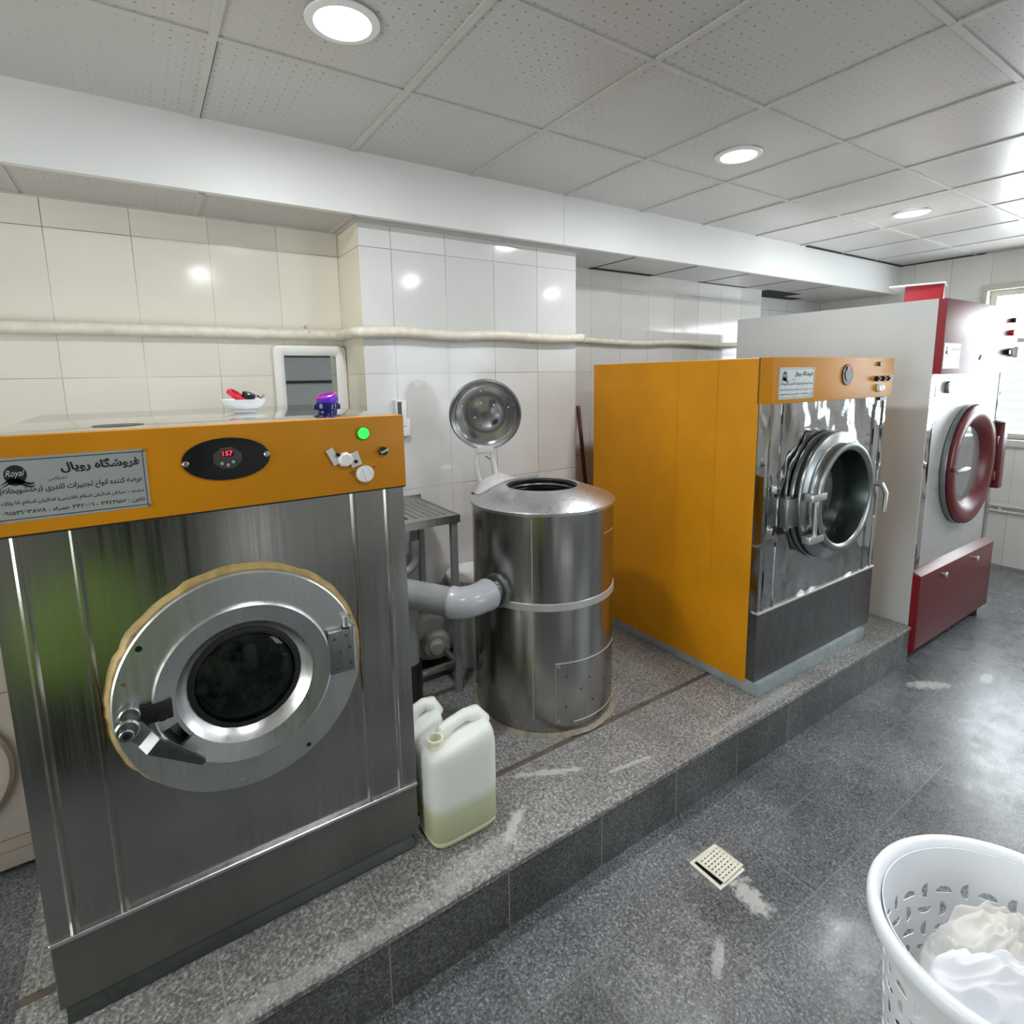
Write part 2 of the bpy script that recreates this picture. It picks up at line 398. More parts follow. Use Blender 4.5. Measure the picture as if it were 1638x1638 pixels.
# right-to-left lettering: join the letters by hand with presentation forms
FORMS = {}
for ch, base, k in (('ا', 0xFE8D, 2), ('آ', 0xFE81, 2), ('ب', 0xFE8F, 4), ('پ', 0xFB56, 4), ('ت', 0xFE95, 4), ('ج', 0xFE9D, 4), ('چ', 0xFB7A, 4), ('خ', 0xFEA5, 4),
                    ('د', 0xFEA9, 2), ('ر', 0xFEAD, 2), ('ز', 0xFEAF, 2), ('س', 0xFEB1, 4), ('ش', 0xFEB5, 4), ('ض', 0xFEBD, 4), ('ظ', 0xFEC5, 4), ('ع', 0xFEC9, 4),
                    ('ف', 0xFED1, 4), ('ک', 0xFB8E, 4), ('گ', 0xFB92, 4), ('ل', 0xFEDD, 4), ('م', 0xFEE1, 4), ('ن', 0xFEE5, 4), ('ه', 0xFEE9, 4), ('و', 0xFEED, 2),
                    ('ی', 0xFBFC, 4), ('ء', 0xFE80, 1), ('ئ', 0xFE89, 4)):
    FORMS[ch] = (base, k)
def shape_text(t):
    out = []; n = len(t)
    for i, ch in enumerate(t):
        if ch not in FORMS: out.append(ch); continue
        b, k = FORMS[ch]
        prev = i > 0 and t[i-1] in FORMS and FORMS[t[i-1]][1] == 4
        nxt = i < n-1 and t[i+1] in FORMS and FORMS[t[i+1]][1] >= 2 and k == 4
        if k == 1: out.append(chr(b)); continue
        if k == 2: out.append(chr(b+(1 if prev else 0))); continue
        out.append(chr(b+(3 if prev and nxt else 2 if nxt else 1 if prev else 0)))
    # reverse for left-to-right layout, keep digit runs in order
    res = []; run = []
    for ch in reversed(out):
        if ch in '۰۱۲۳۴۵۶۷۸۹': run.append(ch)
        else:
            if run: res += run[::-1]; run = []
            res.append(ch)
    res += run[::-1]
    sw = {'(': ')', ')': '('}
    return ''.join(sw.get(c, c) for c in res)

def lettering(name, text, width, height, pos, xdir, ydir, mat, parent, shear=0., rtl=True, thick=.0004, bold=0.):
    """text fitted into width x height; pos = lower left corner, in world space"""
    cu = bpy.data.curves.new('t', 'FONT'); cu.body = shape_text(text) if rtl else text
    cu.size = 1; cu.fill_mode = 'BOTH'; cu.resolution_u = 3; cu.shear = shear; cu.offset = bold
    o = bpy.data.objects.new('t', cu); COL.objects.link(o)
    dg = bpy.context.evaluated_depsgraph_get(); dg.update()
    me = bpy.data.meshes.new_from_object(o.evaluated_get(dg), depsgraph=dg)
    bpy.data.objects.remove(o); bpy.data.curves.remove(cu)
    vs = [v.co for v in me.vertices]
    if not vs: return None
    x0, x1 = min(v.x for v in vs), max(v.x for v in vs); y0, y1 = min(v.y for v in vs), max(v.y for v in vs)
    X, Y = Vector(xdir), Vector(ydir); Z = X.cross(Y)
    root = parent
    while root.parent is not None: root = root.parent
    P = Vector(pos)-Vector(root.location)
    for v in me.vertices:
        u = (v.co.x-x0)/(x1-x0)*width; w = (v.co.y-y0)/(y1-y0)*height
        v.co = P+X*u+Y*w+Z*thick
    me.name = name; me.materials.clear(); me.materials.append(M[mat])
    ob = bpy.data.objects.new(name, me); COL.objects.link(ob); ob.parent = parent
    return ob

# ------------------------------------------------------------------ the setting
BX0, BX1, BY0 = -2.2, 6.34, -2.2
CZ = 2.76; SZ = 2.503; PZ = .232
b = MB(); b.box(BX0, BX1, BY0, 3.5, -.06, 0); o = struct(b.build('floor', 'floor', smooth=False))
# platform with a gutter groove
PX0, PX1, PY0 = -.40, 3.735, 1.29
b = MB(); b.box(PX0, PX1, PY0+.02, 1.645, 0.001, PZ-.022); b.box(PX0, PX1, 1.645, 1.672, .001, PZ-.022); b.box(PX0, PX1, 1.672, 3.05, .001, PZ-.022)
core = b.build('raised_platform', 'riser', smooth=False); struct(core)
b = MB(); b.box(PX0-.002, PX1, PY0, 1.645, PZ-.022, PZ, .0025, 1); b.box(PX0-.002, PX1, 1.672, 3.05, PZ-.022, PZ, .001, 1)
b.build('granite_top', 'plat', core, smooth=False)
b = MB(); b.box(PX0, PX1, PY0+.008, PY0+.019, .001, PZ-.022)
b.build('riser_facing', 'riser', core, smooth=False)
b = MB(); b.box(PX0-.001, PX1, 1.645, 1.672, PZ-.0215, PZ-.006); b.build('gutter_strip', 'rust', core, smooth=False)
# walls
YL, YP, YR, YF = 2.96, 2.66, 3.05, 3.33
b = MB(); b.box(BX0, .924, YL, 3.6, 0, SZ+.4); struct(b.build('wall_back', 'tile_l', smooth=False))
b = MB(); b.box(.924, 2.262, YP, 3.6, 0, SZ+.4); wp = b.build('wall_pilaster', 'tile_p', smooth=False); struct(wp)
b = MB(); b.box(.9235, .925, YP-.0005, 2.961, 0, SZ+.4); struct(b.build('wall_pilaster_side', 'tile_s', smooth=False))
b = MB(); b.box(2.262, 4.80, YR, 3.6, 0, SZ+.4); struct(b.build('wall_recess', 'tile_r', smooth=False))
b = MB(); b.box(4.80, BX1, YF, 3.6, 0, SZ+.4); struct(b.build('wall_far_recess', 'tile_r', smooth=False))
WY0, WY1, WZ0, WZ1 = -.1, 1.86, 1.14, 2.44
b = MB(); X1 = BX1+.2
b.box(BX1, X1, WY1, 3.6, 0, 3); b.box(BX1, X1, BY0, WY0, 0, 3); b.box(BX1, X1, WY0, WY1, 0, WZ0); b.box(BX1, X1, WY0, WY1, WZ1, 3)
struct(b.build('wall_right', 'tile_f', smooth=False))
b = MB(); X0 = BX0-.15
b.box(X0, BX0, 1.95, 3.6, 0, 3); b.box(X0, BX0, BY0, .25, 0, 3); b.box(X0, BX0, .25, 1.95, 0, .7); b.box(X0, BX0, .25, 1.95, 2.3, 3)
struct(b.build('wall_left', 'tile_s', smooth=False))
b = MB(); Y0 = BY0-.15
b.box(BX0, 3.0, Y0, BY0, 0, 3); b.box(4.8, BX1, Y0, BY0, 0, 3); b.box(3.0, 4.8, Y0, BY0, 0, 1.1); b.box(3.0, 4.8, Y0, BY0, 2.3, 3)
struct(b.build('wall_front', 'dimwall', smooth=False))
b = MB(); b.box(-.50, .42, BY0+.001, BY0+.04, 0, 2.1, .004); dd = struct(b.build('added_rear_door', 'dark', smooth=False))  # dark door added on the unseen rear wall for the steel to mirror
b = MB(); b.tube([(.34, BY0+.04, 1.0), (.34, BY0+.09, 1.0), (.26, BY0+.09, 1.0)], .010, 10); b.build('door_handle', 'bolt', dd)
# ceiling panels, dark gaps with painted shade, grid bars
GX = [.278+.608*k for k in range(-5, 11)]; GY = [2.565-.6*k for k in range(0, 9)]
b = MB(); b.box(BX0, BX1, BY0, 2.56, CZ+.006, CZ+.05); struct(b.build('ceiling', 'ceil', smooth=False))
b = MB(); b.box(BX0, 4.9, 2.585, 3.10, SZ, SZ+.03); b.box(4.9, BX1, 2.585, 3.33, SZ, SZ+.03)
struct(b.build('ceiling_soffit', 'ceil', smooth=False))
b = MB()
for x in GX:
    if x < BX1: b.box(x-.012, x+.012, BY0, 2.56, CZ, CZ+.0065)
for y in GY[1:]:
    if y > BY0: b.box(BX0, BX1, y-.0115, y+.0115, CZ+.0008, CZ+.0060)
b.box(BX1-.02, BX1, BY0, 2.56, CZ-.002, CZ+.006)
for x in GX:
    if x < .9: b.box(x-.012, x+.012, 2.585, YL, SZ-.004, SZ+.001)
struct(b.build('trim_1', 'tbar', smooth=False))
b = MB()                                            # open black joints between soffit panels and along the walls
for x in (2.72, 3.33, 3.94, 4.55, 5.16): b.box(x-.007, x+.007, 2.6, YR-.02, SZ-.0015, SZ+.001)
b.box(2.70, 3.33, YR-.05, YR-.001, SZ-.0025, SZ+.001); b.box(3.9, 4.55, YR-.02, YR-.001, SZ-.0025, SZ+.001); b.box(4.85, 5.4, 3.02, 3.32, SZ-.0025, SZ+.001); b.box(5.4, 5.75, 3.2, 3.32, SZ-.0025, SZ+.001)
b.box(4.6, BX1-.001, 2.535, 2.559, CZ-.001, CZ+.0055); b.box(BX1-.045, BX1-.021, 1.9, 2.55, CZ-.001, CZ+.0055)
for x in GX:  # black strips draw the dark gap and painted shadow line beside each bar
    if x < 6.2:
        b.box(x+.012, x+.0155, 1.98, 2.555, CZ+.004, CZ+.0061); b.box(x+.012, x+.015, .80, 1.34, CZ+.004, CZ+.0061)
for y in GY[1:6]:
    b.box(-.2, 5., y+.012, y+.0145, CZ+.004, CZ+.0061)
struct(b.build('trim_2', 'gap_shade', smooth=False))
# bulkhead beam
b = MB(); b.box(BX0, 2.092, 2.56, 2.585, SZ-.006, CZ+.05); b.box(2.094, BX1, 2.56, 2.585, SZ-.006, CZ+.05); b.box(BX0, BX1, 2.566, 2.60, SZ-.004, CZ+.04)
struct(b.build('trim_3', 'beam', smooth=False))
# small cove around the pilaster head
b = MB(); b.box(.905, 2.275, YP-.02, YP+.001, SZ-.012, SZ+.001); b.box(.905, .9235, YP+.001, YL-.013, SZ-.0125, SZ+.001); b.box(BX0, .905, YL-.012, YL+.001, SZ-.006, SZ)
struct(b.build('trim_4', 'tbar', smooth=False))

# far window
win = thing('window_1', (BX1, (WY0+WY1)/2, WZ0), 'bright daylight window with a beige frame at the far end', 'window'); win['kind'] = 'structure'
b = MB()
for y0, y1, z0, z1 in ((WY1, WY1+.045, WZ0, WZ1), (WY0-.045, WY0, WZ0, WZ1), (WY0-.045, WY1+.045, WZ1, WZ1+.05)):
    b.box(BX1-.02, BX1+.01, y0, y1, z0, z1, .004)
for y in (WY1, .9, WY0+.05): b.box(BX1+.06, BX1+.10, y-.05, y, WZ0, WZ1, .003)
b.box(BX1+.058, BX1+.102, WY0, WY1, WZ0, WZ0+.05, .003); b.box(BX1+.058, BX1+.102, WY0, WY1, WZ1-.05, WZ1, .003); b.box(BX1+.062, BX1+.098, WY0, WY1, 1.98, 2.02, .003)
b.build('window_frame', 'winframe', win)
b = MB(); b.box(BX1+.078, BX1+.082, WY0+.02, WY1-.02, WZ0+.03, WZ1-.03); b.build('window_pane', 'glass', win)
b = MB()
for k in range(9): b.box(BX1+.11, BX1+.114, WY0+.05, WY1-.06, WZ0+.06+k*.085, WZ0+.11+k*.085)
b.box(BX1+.11, BX1+.114, WY0+.05, 1.62, 2.06, 2.13)
b.build('louvre', 'louvre', win)
b = MB(); b.box(BX1-.04, BX1+.2, WY0-.06, WY1+.06, WZ0-.06, WZ0, .005); b.build('window_sill', 'sill', win)
# left window and unseen rear window, the latter added for its light and reflections
win = thing('window_2', (BX0, 1.1, .7), 'warm daylight window in the left wall', 'window'); win['kind'] = 'structure'
b = MB()
for y in (.25, 1.1, 1.95): b.box(BX0-.09, BX0-.05, y-.03, y+.03, .7, 2.3, .003)
for z in (.73, 2.27): b.box(BX0-.09, BX0-.05, .25, 1.95, z-.03, z+.03, .003)
b.build('window_frame', 'winframe', win)
b = MB(); b.box(BX0-.072, BX0-.068, .27, 1.93, .72, 2.28); b.build('window_pane', 'glass', win)
win = thing('added_rear_window', (3.9, BY0, 1.1), 'made-up wide window with dark glazing bars, added behind the photographer', 'window'); win['kind'] = 'structure'
b = MB()
for x in (3.0, 3.9, 4.8): b.box(x-.03, x+.03, BY0-.09, BY0-.05, 1.1, 2.3, .003)
for z in (1.12, 1.5, 1.9, 2.28): b.box(3.0, 4.8, BY0-.09, BY0-.05, z-.025, z+.025, .003)
b.build('window_frame', 'black', win)
b = MB(); b.box(3.03, 4.77, BY0-.072, BY0-.068, 1.13, 2.27); b.build('window_pane', 'glass', win)

b = MB()
for z in (1.33, 1.72, 2.08): b.box(1.0, 2.8, BY0+.001, BY0+.03, z, z+.035)
struct(b.build('trim_5', 'gap_shade', smooth=False))  # rails added on the unseen rear wall for dark lines in the mirror
# ------------------------------------------------------------------ downlights
def downlight(x, y, label):
    t = thing('recessed_downlight', (x, y, CZ), label, 'ceiling light', 'recessed ceiling downlights')
    b = MB(); b.lathe([(.076, .004), (.098, .003), (.104, -.001), (.102, -.004), (.080, -.007), (.076, -.002), (.076, .004)], (x, y, CZ), seg=40); b.build('trim_ring', 'white', t)
    b = MB(); b.cyl((x, y, CZ+.0005), .077, .003, seg=40); b.build('lens', 'lens', t)
    l = bpy.data.lights.new('lamp', 'AREA'); l.shape = 'DISK'; l.size = .15; l.energy = 11; l.color = (.96, .985, 1)
    lo = bpy.data.objects.new('lamp', l); COL.objects.link(lo); lo.parent = t; lo.location = (0, 0, -.012)
downlight(.577, 1.69, 'large bright round downlight nearest the camera, upper left')
downlight(2.422, 1.69, 'middle of the three round ceiling downlights')
downlight(4.26, 1.69, 'farthest and smallest of the three ceiling downlights')
for x in (.577, 2.422, 4.26): downlight(x, -.13, 'added round downlight in an unseen row behind the photographer')  # unseen second row, added for more light

# ------------------------------------------------------------------ nameplate used on three machines
def nameplate(parent, x0, x1, z0, z1, y, full=True):
    b = MB(); b.box(x0, x1, y-.0012, y, z0, z1, .0005, 1)
    pl = b.build('nameplate', 'plate', parent, 'silver plate with black writing')
    X, Z = (1, 0, 0), (0, 0, 1); w = x1-x0; h = z1-z0; yy = y-.0012
    def L(t, fx0, fx1, fz, fh, **k): return lettering('lettering', t, (fx1-fx0)*w, fh*h, (x0+fx0*w, yy, z0+fz*h), X, Z, 'ink', pl, **k)
    L('فروشگاه رویال', .43, .95, .70, .19, shear=-.12, bold=.035)
    L('اعتظامی :', .33, .46, .595, .065)
    L('عرضه کننده انواع تجهیزات لاندری (رختشویخانه)', .05, .96, .41, .135, bold=.018)
    L('مشهد - خیابان فدائیان اسلام (فارسی) فدائیان اسلام ۱۸ پلاک', .05, .96, .25, .085, bold=.014)
    L('تلفن : ۳۴۲۴۱۵۷ - ۳۴۲۰۰۶۱ همراه : ۰۹۱۵۳۱۶۳۸۷۸', .05, .96, .10, .085, bold=.014)
    b = MB()
    fr = .02*w*.5
    for a0, a1, c0, c1 in ((x0+.02*w, x1-.02*w, z0+.04*h, z0+.052*h), (x0+.02*w, x1-.02*w, z1-.052*h, z1-.04*h)): b.box(a0, a1, yy-.0004, yy, c0, c1)
    for a0 in (x0+.02*w, x1-.025*w): b.box(a0, a0+.005*w, yy-.0004, yy, z0+.05*h, z1-.05*h)
    b.build('border_line', 'ink', pl)
    b = MB(); cx, cz = x0+.155*w, z0+.735*h; rx, rz = .068*w, .15*h
    b.prism([(cx+rx*math.cos(t*PI/16), yy, cz+rz*math.sin(t*PI/16)-(.02*h if math.sin(t*PI/16) < -.6 else 0)) for t in range(32)], (0, -.0004, 0))
    for dz, t0 in ((-.11, .028), (-.155, .02)):
        pts = [(cx-rx*1.35+rx*2.9*k/12, cz+dz*h+.045*h*math.sin(k/12*2*PI-.9)) for k in range(13)]
        b.prism([(p[0], yy, p[1]+t0*h*math.sin(PI*(i+.5)/14)) for i, p in enumerate(pts)]+[(p[0], yy, p[1]-t0*h*math.sin(PI*(12.5-i)/14)) for i, p in enumerate(pts[::-1])], (0, -.0004, 0))
    b.build('logo', 'ink', pl)
    lettering('lettering', 'Royal', rx*1.7, rz*.85, (cx-rx*.85, yy-.0005, cz-rz*.35), X, Z, 'paper', pl, rtl=False, shear=.35)
    for px in (x0+.012*w, x1-.012*w):
        for pz in (z0+.03*h, z1-.03*h):
            b = MB(); b.cyl((px, yy, pz), min(.004, .02*w), .002, (0, -1, 0), 10); b.build('rivet', 'bolt', pl)
    return pl

def bolts(parent, pts, r, axis, h, mat='bolt', name='bolt'):
    for p in pts:
        b = MB(); b.cyl(p, r, h, axis, 10, bev=h*.3); b.build(name, mat, parent)

# ------------------------------------------------------------------ industrial washer, near left
FY = 1.53; X0, X1 = -.302, .628; ZB, ZT = PZ, 1.654
w1 = thing('industrial_washer', ((X0+X1)/2, 2.0, PZ), 'large steel-fronted washer with orange control panel, near left on the platform', 'washing machine')
b = MB(); b.box(X0+.004, X1-.004, 1.56, 2.54, .275, ZT-.012); b.build('cabinet', 'steel1', w1)
b = MB(); b.box(X0-.001, X1+.001, FY+.012, 2.545, ZT-.012, ZT, .003); b.build('top_panel', 'steeltop', w1)
b = MB(); b.cyl((-.055, 1.72, ZT), .055, .0015, seg=32); b.build('vent_hole', 'dark', w1)
# front panel folded from sheet: outer strips, ridges, recessed middle, large round hole hidden by the door flange
prof = [(X0, 1.56), (X0, FY), (-.262, FY), (-.256, FY-.006), (-.249, FY-.006), (-.243, FY+.002), (-.163, FY+.002), (-.158, FY-.005), (-.152, FY-.005), (-.146, FY+.006),
        (.468, FY+.006), (.473, FY-.004), (.478, FY-.004), (.483, FY+.003), (.566, FY+.003), (.571, FY-.004), (.576, FY-.004), (.581, FY), (X1, FY), (X1, 1.56)]
b = MB()
zs = [.464, 1.447]
for (xa, ya), (xb, yb) in zip(prof, prof[1:]):
    b.poly([(xa, ya, zs[0]), (xb, yb, zs[0]), (xb, yb, zs[1]), (xa, ya, zs[1])])
b.poly([(x, y, zs[0]) for x, y in prof]); b.poly([(x, y, zs[1]) for x, y in prof[::-1]])
b.build('front_panel', 'steel1', w1, 'brushed stainless steel front', ang=.2)
b = MB(); b.box(X0-.001, X1+.001, FY-.007, 1.56, .452, .464, .002, 1); b.build('panel_lip', 'alu2', w1)
b = MB(); b.box(X0, X1, FY-.001, 1.57, .278, .453, .002, 1); b.build('kick_panel', 'steel1b', w1)
b = MB(); b.box(X0+.01, X1-.02, FY+.01, 2.53, PZ+.012, .28); b.build('plinth', 'darkmetal', w1, 'dark recessed plinth')
b = MB(); b.prism([(X0+.012, FY+.016, .275), (X0+.012, FY-.004, PZ+.012), (X0+.012, FY-.006, PZ+.004), (X0+.012, FY+.05, PZ+.004), (X0+.012, FY+.05, .275)], (X1-X0-.03, 0, 0)); b.box(X0+.012, X1-.02, FY+.006, FY+.05, PZ, PZ+.0045); b.build('base_frame', 'darkmetal', w1)
# control panel
b = MB(); b.box(X0-.002, X1+.002, FY-.022, FY+.02, 1.447, ZT+.002, .003); b.box(X0, X1, FY+.01, 1.6, 1.447, ZT-.013); cp = b.build('control_panel', 'orange', w1, 'orange enamelled control panel')
b = MB(); b.box(X0, X1, FY-.021, FY+.01, 1.4435, 1.447); b.build('panel_edge_strip', 'rubber', cp)  # thin black strip along the control panel's lower edge
nameplate(w1, -.41+.135, -.004, 1.476, 1.612, FY-.022)
# oval display
oy = FY-.022; oc = (.163, 1.572)
b = MB(); b.prism([(oc[0]+.098*math.cos(t*PI/24), oy, oc[1]+.052*math.sin(t*PI/24)) for t in range(48)], (0, -.005, 0), .001); dp = b.build('display_plate', 'black', w1, 'black oval display plate')
b = MB(); b.prism([(oc[0]+.034*math.cos(t*PI/4+PI/8), oy-.005, oc[1]+.002+.028*math.sin(t*PI/4+PI/8)) for t in range(8)], (0, -.002, 0), .0008); b.build('faceplate', 'led_glass', dp)
b = MB(); b.box(oc[0]-.012, oc[0]+.014, oy-.0076, oy-.007, oc[1]+.006, oc[1]+.022); b.build('display_window', 'dark', dp)
lettering('red_digits', '157', .022, .011, (oc[0]-.010, oy-.0077, oc[1]+.0085), (1, 0, 0), (0, 0, 1), 'red_led', dp, rtl=False)
b = MB()
for dx, dz in ((-.013, -.010), (0, -.015), (.012, -.008)): b.cyl((oc[0]+dx, oy-.0068, oc[1]+dz), .004, .002, (0, -1, 0), 12)
b.build('button', 'plate', dp)
bolts(dp, [(oc[0]-.09, oy-.004, oc[1]-.004), (oc[0]+.09, oy-.004, oc[1]+.004)], .007, (0, -1, 0), .006)
# knobs
b = MB(); b.cyl((.507, oy, 1.611), .0155, .010, (0, -1, 0), 24, bev=.002); lp = b.build('indicator_light', 'green', w1, 'lit green indicator light')
b = MB(); b.lathe([(.0155, 0), (.018, 0), (.018, .006), (.0155, .006)], (.507, oy, 1.611), (0, -1, 0), 24); b.build('bezel', 'darkgreen', lp)
b = MB(); b.cyl((.505, oy, 1.497), .0245, .018, (0, -1, 0), 32, r2=.023, bev=.003); kn = b.build('timer_knob', 'white', w1, 'round white timer knob')
b = MB(); b.obox((.505, oy-.021, 1.497), .006, .008, .040, Matrix.Rotation(-.25, 3, 'Y'), .002); b.build('knob_grip', 'white', kn)
b = MB(); b.cyl((.562, oy, 1.557), .012, .015, (0, -1, 0), 20, bev=.002); sw = b.build('selector_switch', 'black', w1, 'small black selector switch')
b = MB(); b.obox((.562, oy-.018, 1.557), .022, .008, .005, Matrix.Rotation(-.4, 3, 'Y'), .001); b.build('pointer', 'plate', sw)
# the taped, broken dial
b = MB(); b.cyl((.452, oy, 1.543), .022, .020, (0, -1, 0), 9, r2=.019, bev=.003); br = b.build('broken_dial', 'white', w1, 'broken white dial held with tape')
b = MB(); b.obox((.420, oy-.006, 1.553), .020, .003, .048, Matrix.Rotation(-.45, 3, 'Y'), .001); b.obox((.478, oy-.008, 1.541), .030, .004, .040, Matrix.Rotation(-.3, 3, 'Y'), .001); b.build('tape', 'whiteg', br)
for q_ in ((.480, oy-.002, 1.535), (.431, oy-.004, 1.558)):
    b = MB(); b.cyl(q_, .005, .011, (0, -1, 0), 10); b.build('screw_hole', 'black', br)
for q_, r_ in (((.472, oy, 1.503), .006), ((.535, oy, 1.513), .0025)):
    b = MB(); b.cyl(q_, r_, .003, (0, -1, 0), 10); b.build('rust_spot', 'gasket', cp)

# round door
DC = Vector((.163, FY+.004, .985))
b = MB(); b.lathe([(.285, 0), (.309, -.001), (.304, .007), (.2965, .014), (.285, .012)], DC, (0, -1, 0), 96)
for v in b.bm.verts:
    d = (v.co-DC); a = math.atan2(d.z, d.x); v.co += Vector((d.x, 0, d.z)).normalized()*((.006*noise.noise(Vector((a*5, 3.1, 0)))+.004*noise.noise(Vector((a*17, 1, 0)))) if d.length > .29 else 0) + Vector((0, .003*noise.noise(Vector((a*9, 0, 1))), 0))
b.build('sealant_bead', 'sealant', w1, 'yellowed sealant bead around the door flange')
b = MB(); b.lathe([(.20, .0), (.292, 0), (.294, .004), (.294, .030), (.290, .034), (.214, .034), (.210, .030), (.205, .02), (.20, 0)], DC, (0, -1, 0), 96)
fl = b.build('door_flange', 'alu', w1, 'cast aluminium door flange', ang=.5)
hp = []
for a in (62, 115, 145, 163, 300, 262): hp.append((DC.x+.274*math.cos(a*PI/180), DC.y-.0335, DC.z+.274*math.sin(a*PI/180)))
for i, p in enumerate(hp):
    b = MB(); b.cyl(p, .0075 if i in (2,) else .006, .0015, (0, -1, 0), 12); b.build('screw', 'black' if i in (2, 4) else 'bolt', fl)
# door: bright raised ring, notched at the left for the latch, cone going back to the glass
ring = [(.128, -.006), (.131, .004), (.146, .016), (.158, .030), (.163, .036), (.208, .046), (.213, .043), (.214, .034), (.16, .02), (.13, -.01)]
b = MB(); b.lathe(ring, DC, (0, -1, 0), 90, a0=-PI+.62+PI*0, a1=PI+.30)
dr = b.build('door', 'alu2', w1, 'round door of bright turned aluminium', ang=.45)
b = MB(); b.lathe([(.128, -.006), (.131, .004), (.146, .016), (.158, .028), (.160, .020), (.13, -.01)], DC, (0, -1, 0), 24, a0=-2.6, a1=-2.4); b.bm.clear()
b.lathe([(.128, -.0055), (.131, .0045), (.146, .0165), (.1585, .0295), (.1625, .0345), (.172, .036), (.172, .03)], DC, (0, -1, 0), 90); b.build('door_cone', 'alu2', dr, ang=.5)
b = MB(); b.lathe([(.122, .006), (.134, .003), (.136, .010), (.130, .013), (.122, .012)], DC, (0, -1, 0), 72)
for v in b.bm.verts:
    d = v.co-DC; a = math.atan2(d.z, d.x); v.co += Vector((d.x, 0, d.z)).normalized()*(.0022*noise.noise(Vector((a*7, 9, 0))))
b.build('door_gasket', 'rubber', dr)
b = MB(); b.lathe([(0, .020), (.05, .018), (.09, .013), (.122, .006), (.128, .0)], DC, (0, -1, 0), 64); b.build('door_glass', 'glassdark', dr, 'dark door glass')
# hinge at the right
b = MB(); hx, hz = DC.x+.24, DC.z+.02
b.box(hx-.034, hx+.036, DC.y-.058, DC.y-.034, hz-.062, hz+.062, .002); hg = b.build('hinge', 'alud', w1, 'bolted hinge plate')
bolts(hg, [(hx+dx, DC.y-.058, hz+dz) for dx, dz in ((-.02, .042), (.014, .045), (-.006, 0.0), (.022, .008), (-.02, -.045), (.022, -.038))], .005, (0, -1, 0), .002, 'darkmetal')
b = MB(); b.cyl((hx+.034, DC.y-.050, hz-.066), .009, .132, (0, 0, 1), 16); b.cyl((hx+.020, DC.y-.042, hz+.066), .012, .03, (0, 0, 1), 16); b.build('hinge_pin', 'alu2', hg)
# latch handle: hub with bolt at lower left, wedge lever
hb = Vector((-.099, DC.y-.034, .972))
b = MB(); b.cyl(hb+Vector((.006, .0, .024)), .022, .03, (0, -1, 0), 24, bev=.003); b.cyl(hb, .025, .046, (0, -1, 0), 28, bev=.004)
d1 = Vector((.72, 0, -.69)).normalized(); n1 = Vector((.69, 0, .72)).normalized()
A = hb+Vector((0, -.028, 0))
b.prism([A-n1*.018, A+d1*.055-n1*.022, A+d1*.055+n1*.014, A+d1*.02+n1*.026, A+n1*.024], (0, -.014, 0), .002)
hd = b.build('latch_handle', 'alud', w1, 'grey latch lever with a bright bent face')
b = MB(); B0 = A+d1*.046
b.poly([B0-n1*.024+Vector((0, -.014, 0)), B0+n1*.016+Vector((0, -.014, 0)), B0+n1*.016+d1*.020+Vector((0, -.034, 0)), B0-n1*.024+d1*.020+Vector((0, -.034, 0))])
b.poly([B0-n1*.024+Vector((0, -.010, 0)), B0-n1*.024+d1*.024+Vector((0, -.030, 0)), B0+n1*.016+d1*.024+Vector((0, -.030, 0)), B0+n1*.016+Vector((0, -.010, 0))])
b.build('handle_step', 'white', hd, 'bright white step of the lever')  # step face in plain white
b = MB(); C0 = B0+d1*.020+Vector((0, -.020, 0)); d2 = Vector((.78, 0, -.63)).normalized(); n2 = Vector((.63, 0, .78))
b.prism([C0-n1*.024, C0+d2*.125-n2*.014, C0+d2*.130-n2*.006, C0+d2*.126+n2*.002, C0+n1*.016], (0, -.015, 0), .002); b.build('lever', 'darkmetal', hd)
b = MB(); b.cyl(hb+Vector((-.002, -.046, -.004)), .015, .016, (0, -1, 0), 24, bev=.002); b.build('bolt', 'alud', hd)
b = MB(); b.cyl(hb+Vector((-.002, -.0625, -.004)), .008, .001, (0, -1, 0), 6); b.build('hex_socket', 'dark', hd)
b = MB(); b.box(-.072, -.008, DC.y-.048, DC.y-.036, .955, 1.003, .003); b.cyl((-.030, DC.y-.044, .968), .012, .010, (0, -1, 0), 16); b.build('latch_block', 'rubber', hd)

# ------------------------------------------------------------------ second washer, orange cabinet
U0, U1, UF, UB = 2.30, 3.435, 1.405, 2.535; UT = 1.823
w2 = thing('industrial_washer', ((U0+U1)/2, 2.0, PZ), 'washer with a tall orange side and mirror-steel front, middle of the platform', 'washing machine')
b = MB(); b.box(U0, U1, UF+.045, UB, .278, UT, .003); cab = b.build('cabinet', 'orange_side', w2, 'orange enamelled cabinet')
b = MB(); b.box(U0+.004, U1-.004, UF+.05, UB-.004, UT-.001, UT+.002); b.build('top_panel', 'steeltop', w2, 'unseen steel top added to reduce orange bounce light')  # unseen top; steel added so less orange light bounces onto the ceiling
b = MB()
for y in (1.665, 1.90): b.tube([(U0-.0008, y, .285), (U0-.0008, y, UT-.004)], .0018, 6)
b.build('panel_seam', 'orange_side', cab)
b = MB(); b.box(U0+.002, U1-.002, UF+.012, UF+.05, .30, 1.62); b.build('front_corner', 'steelk', w2)
b = MB(); b.box(U0-.004, U1+.004, UF-.022, UF+.045, 1.62, UT+.003, .004); b.build('control_panel', 'orange', w2, 'orange control panel')
b = MB(); b.box(U0-.005, U0-.002, UF+.045, UF+.050, 1.62, UT+.003); b.build('panel_gap', 'gasket', w2)
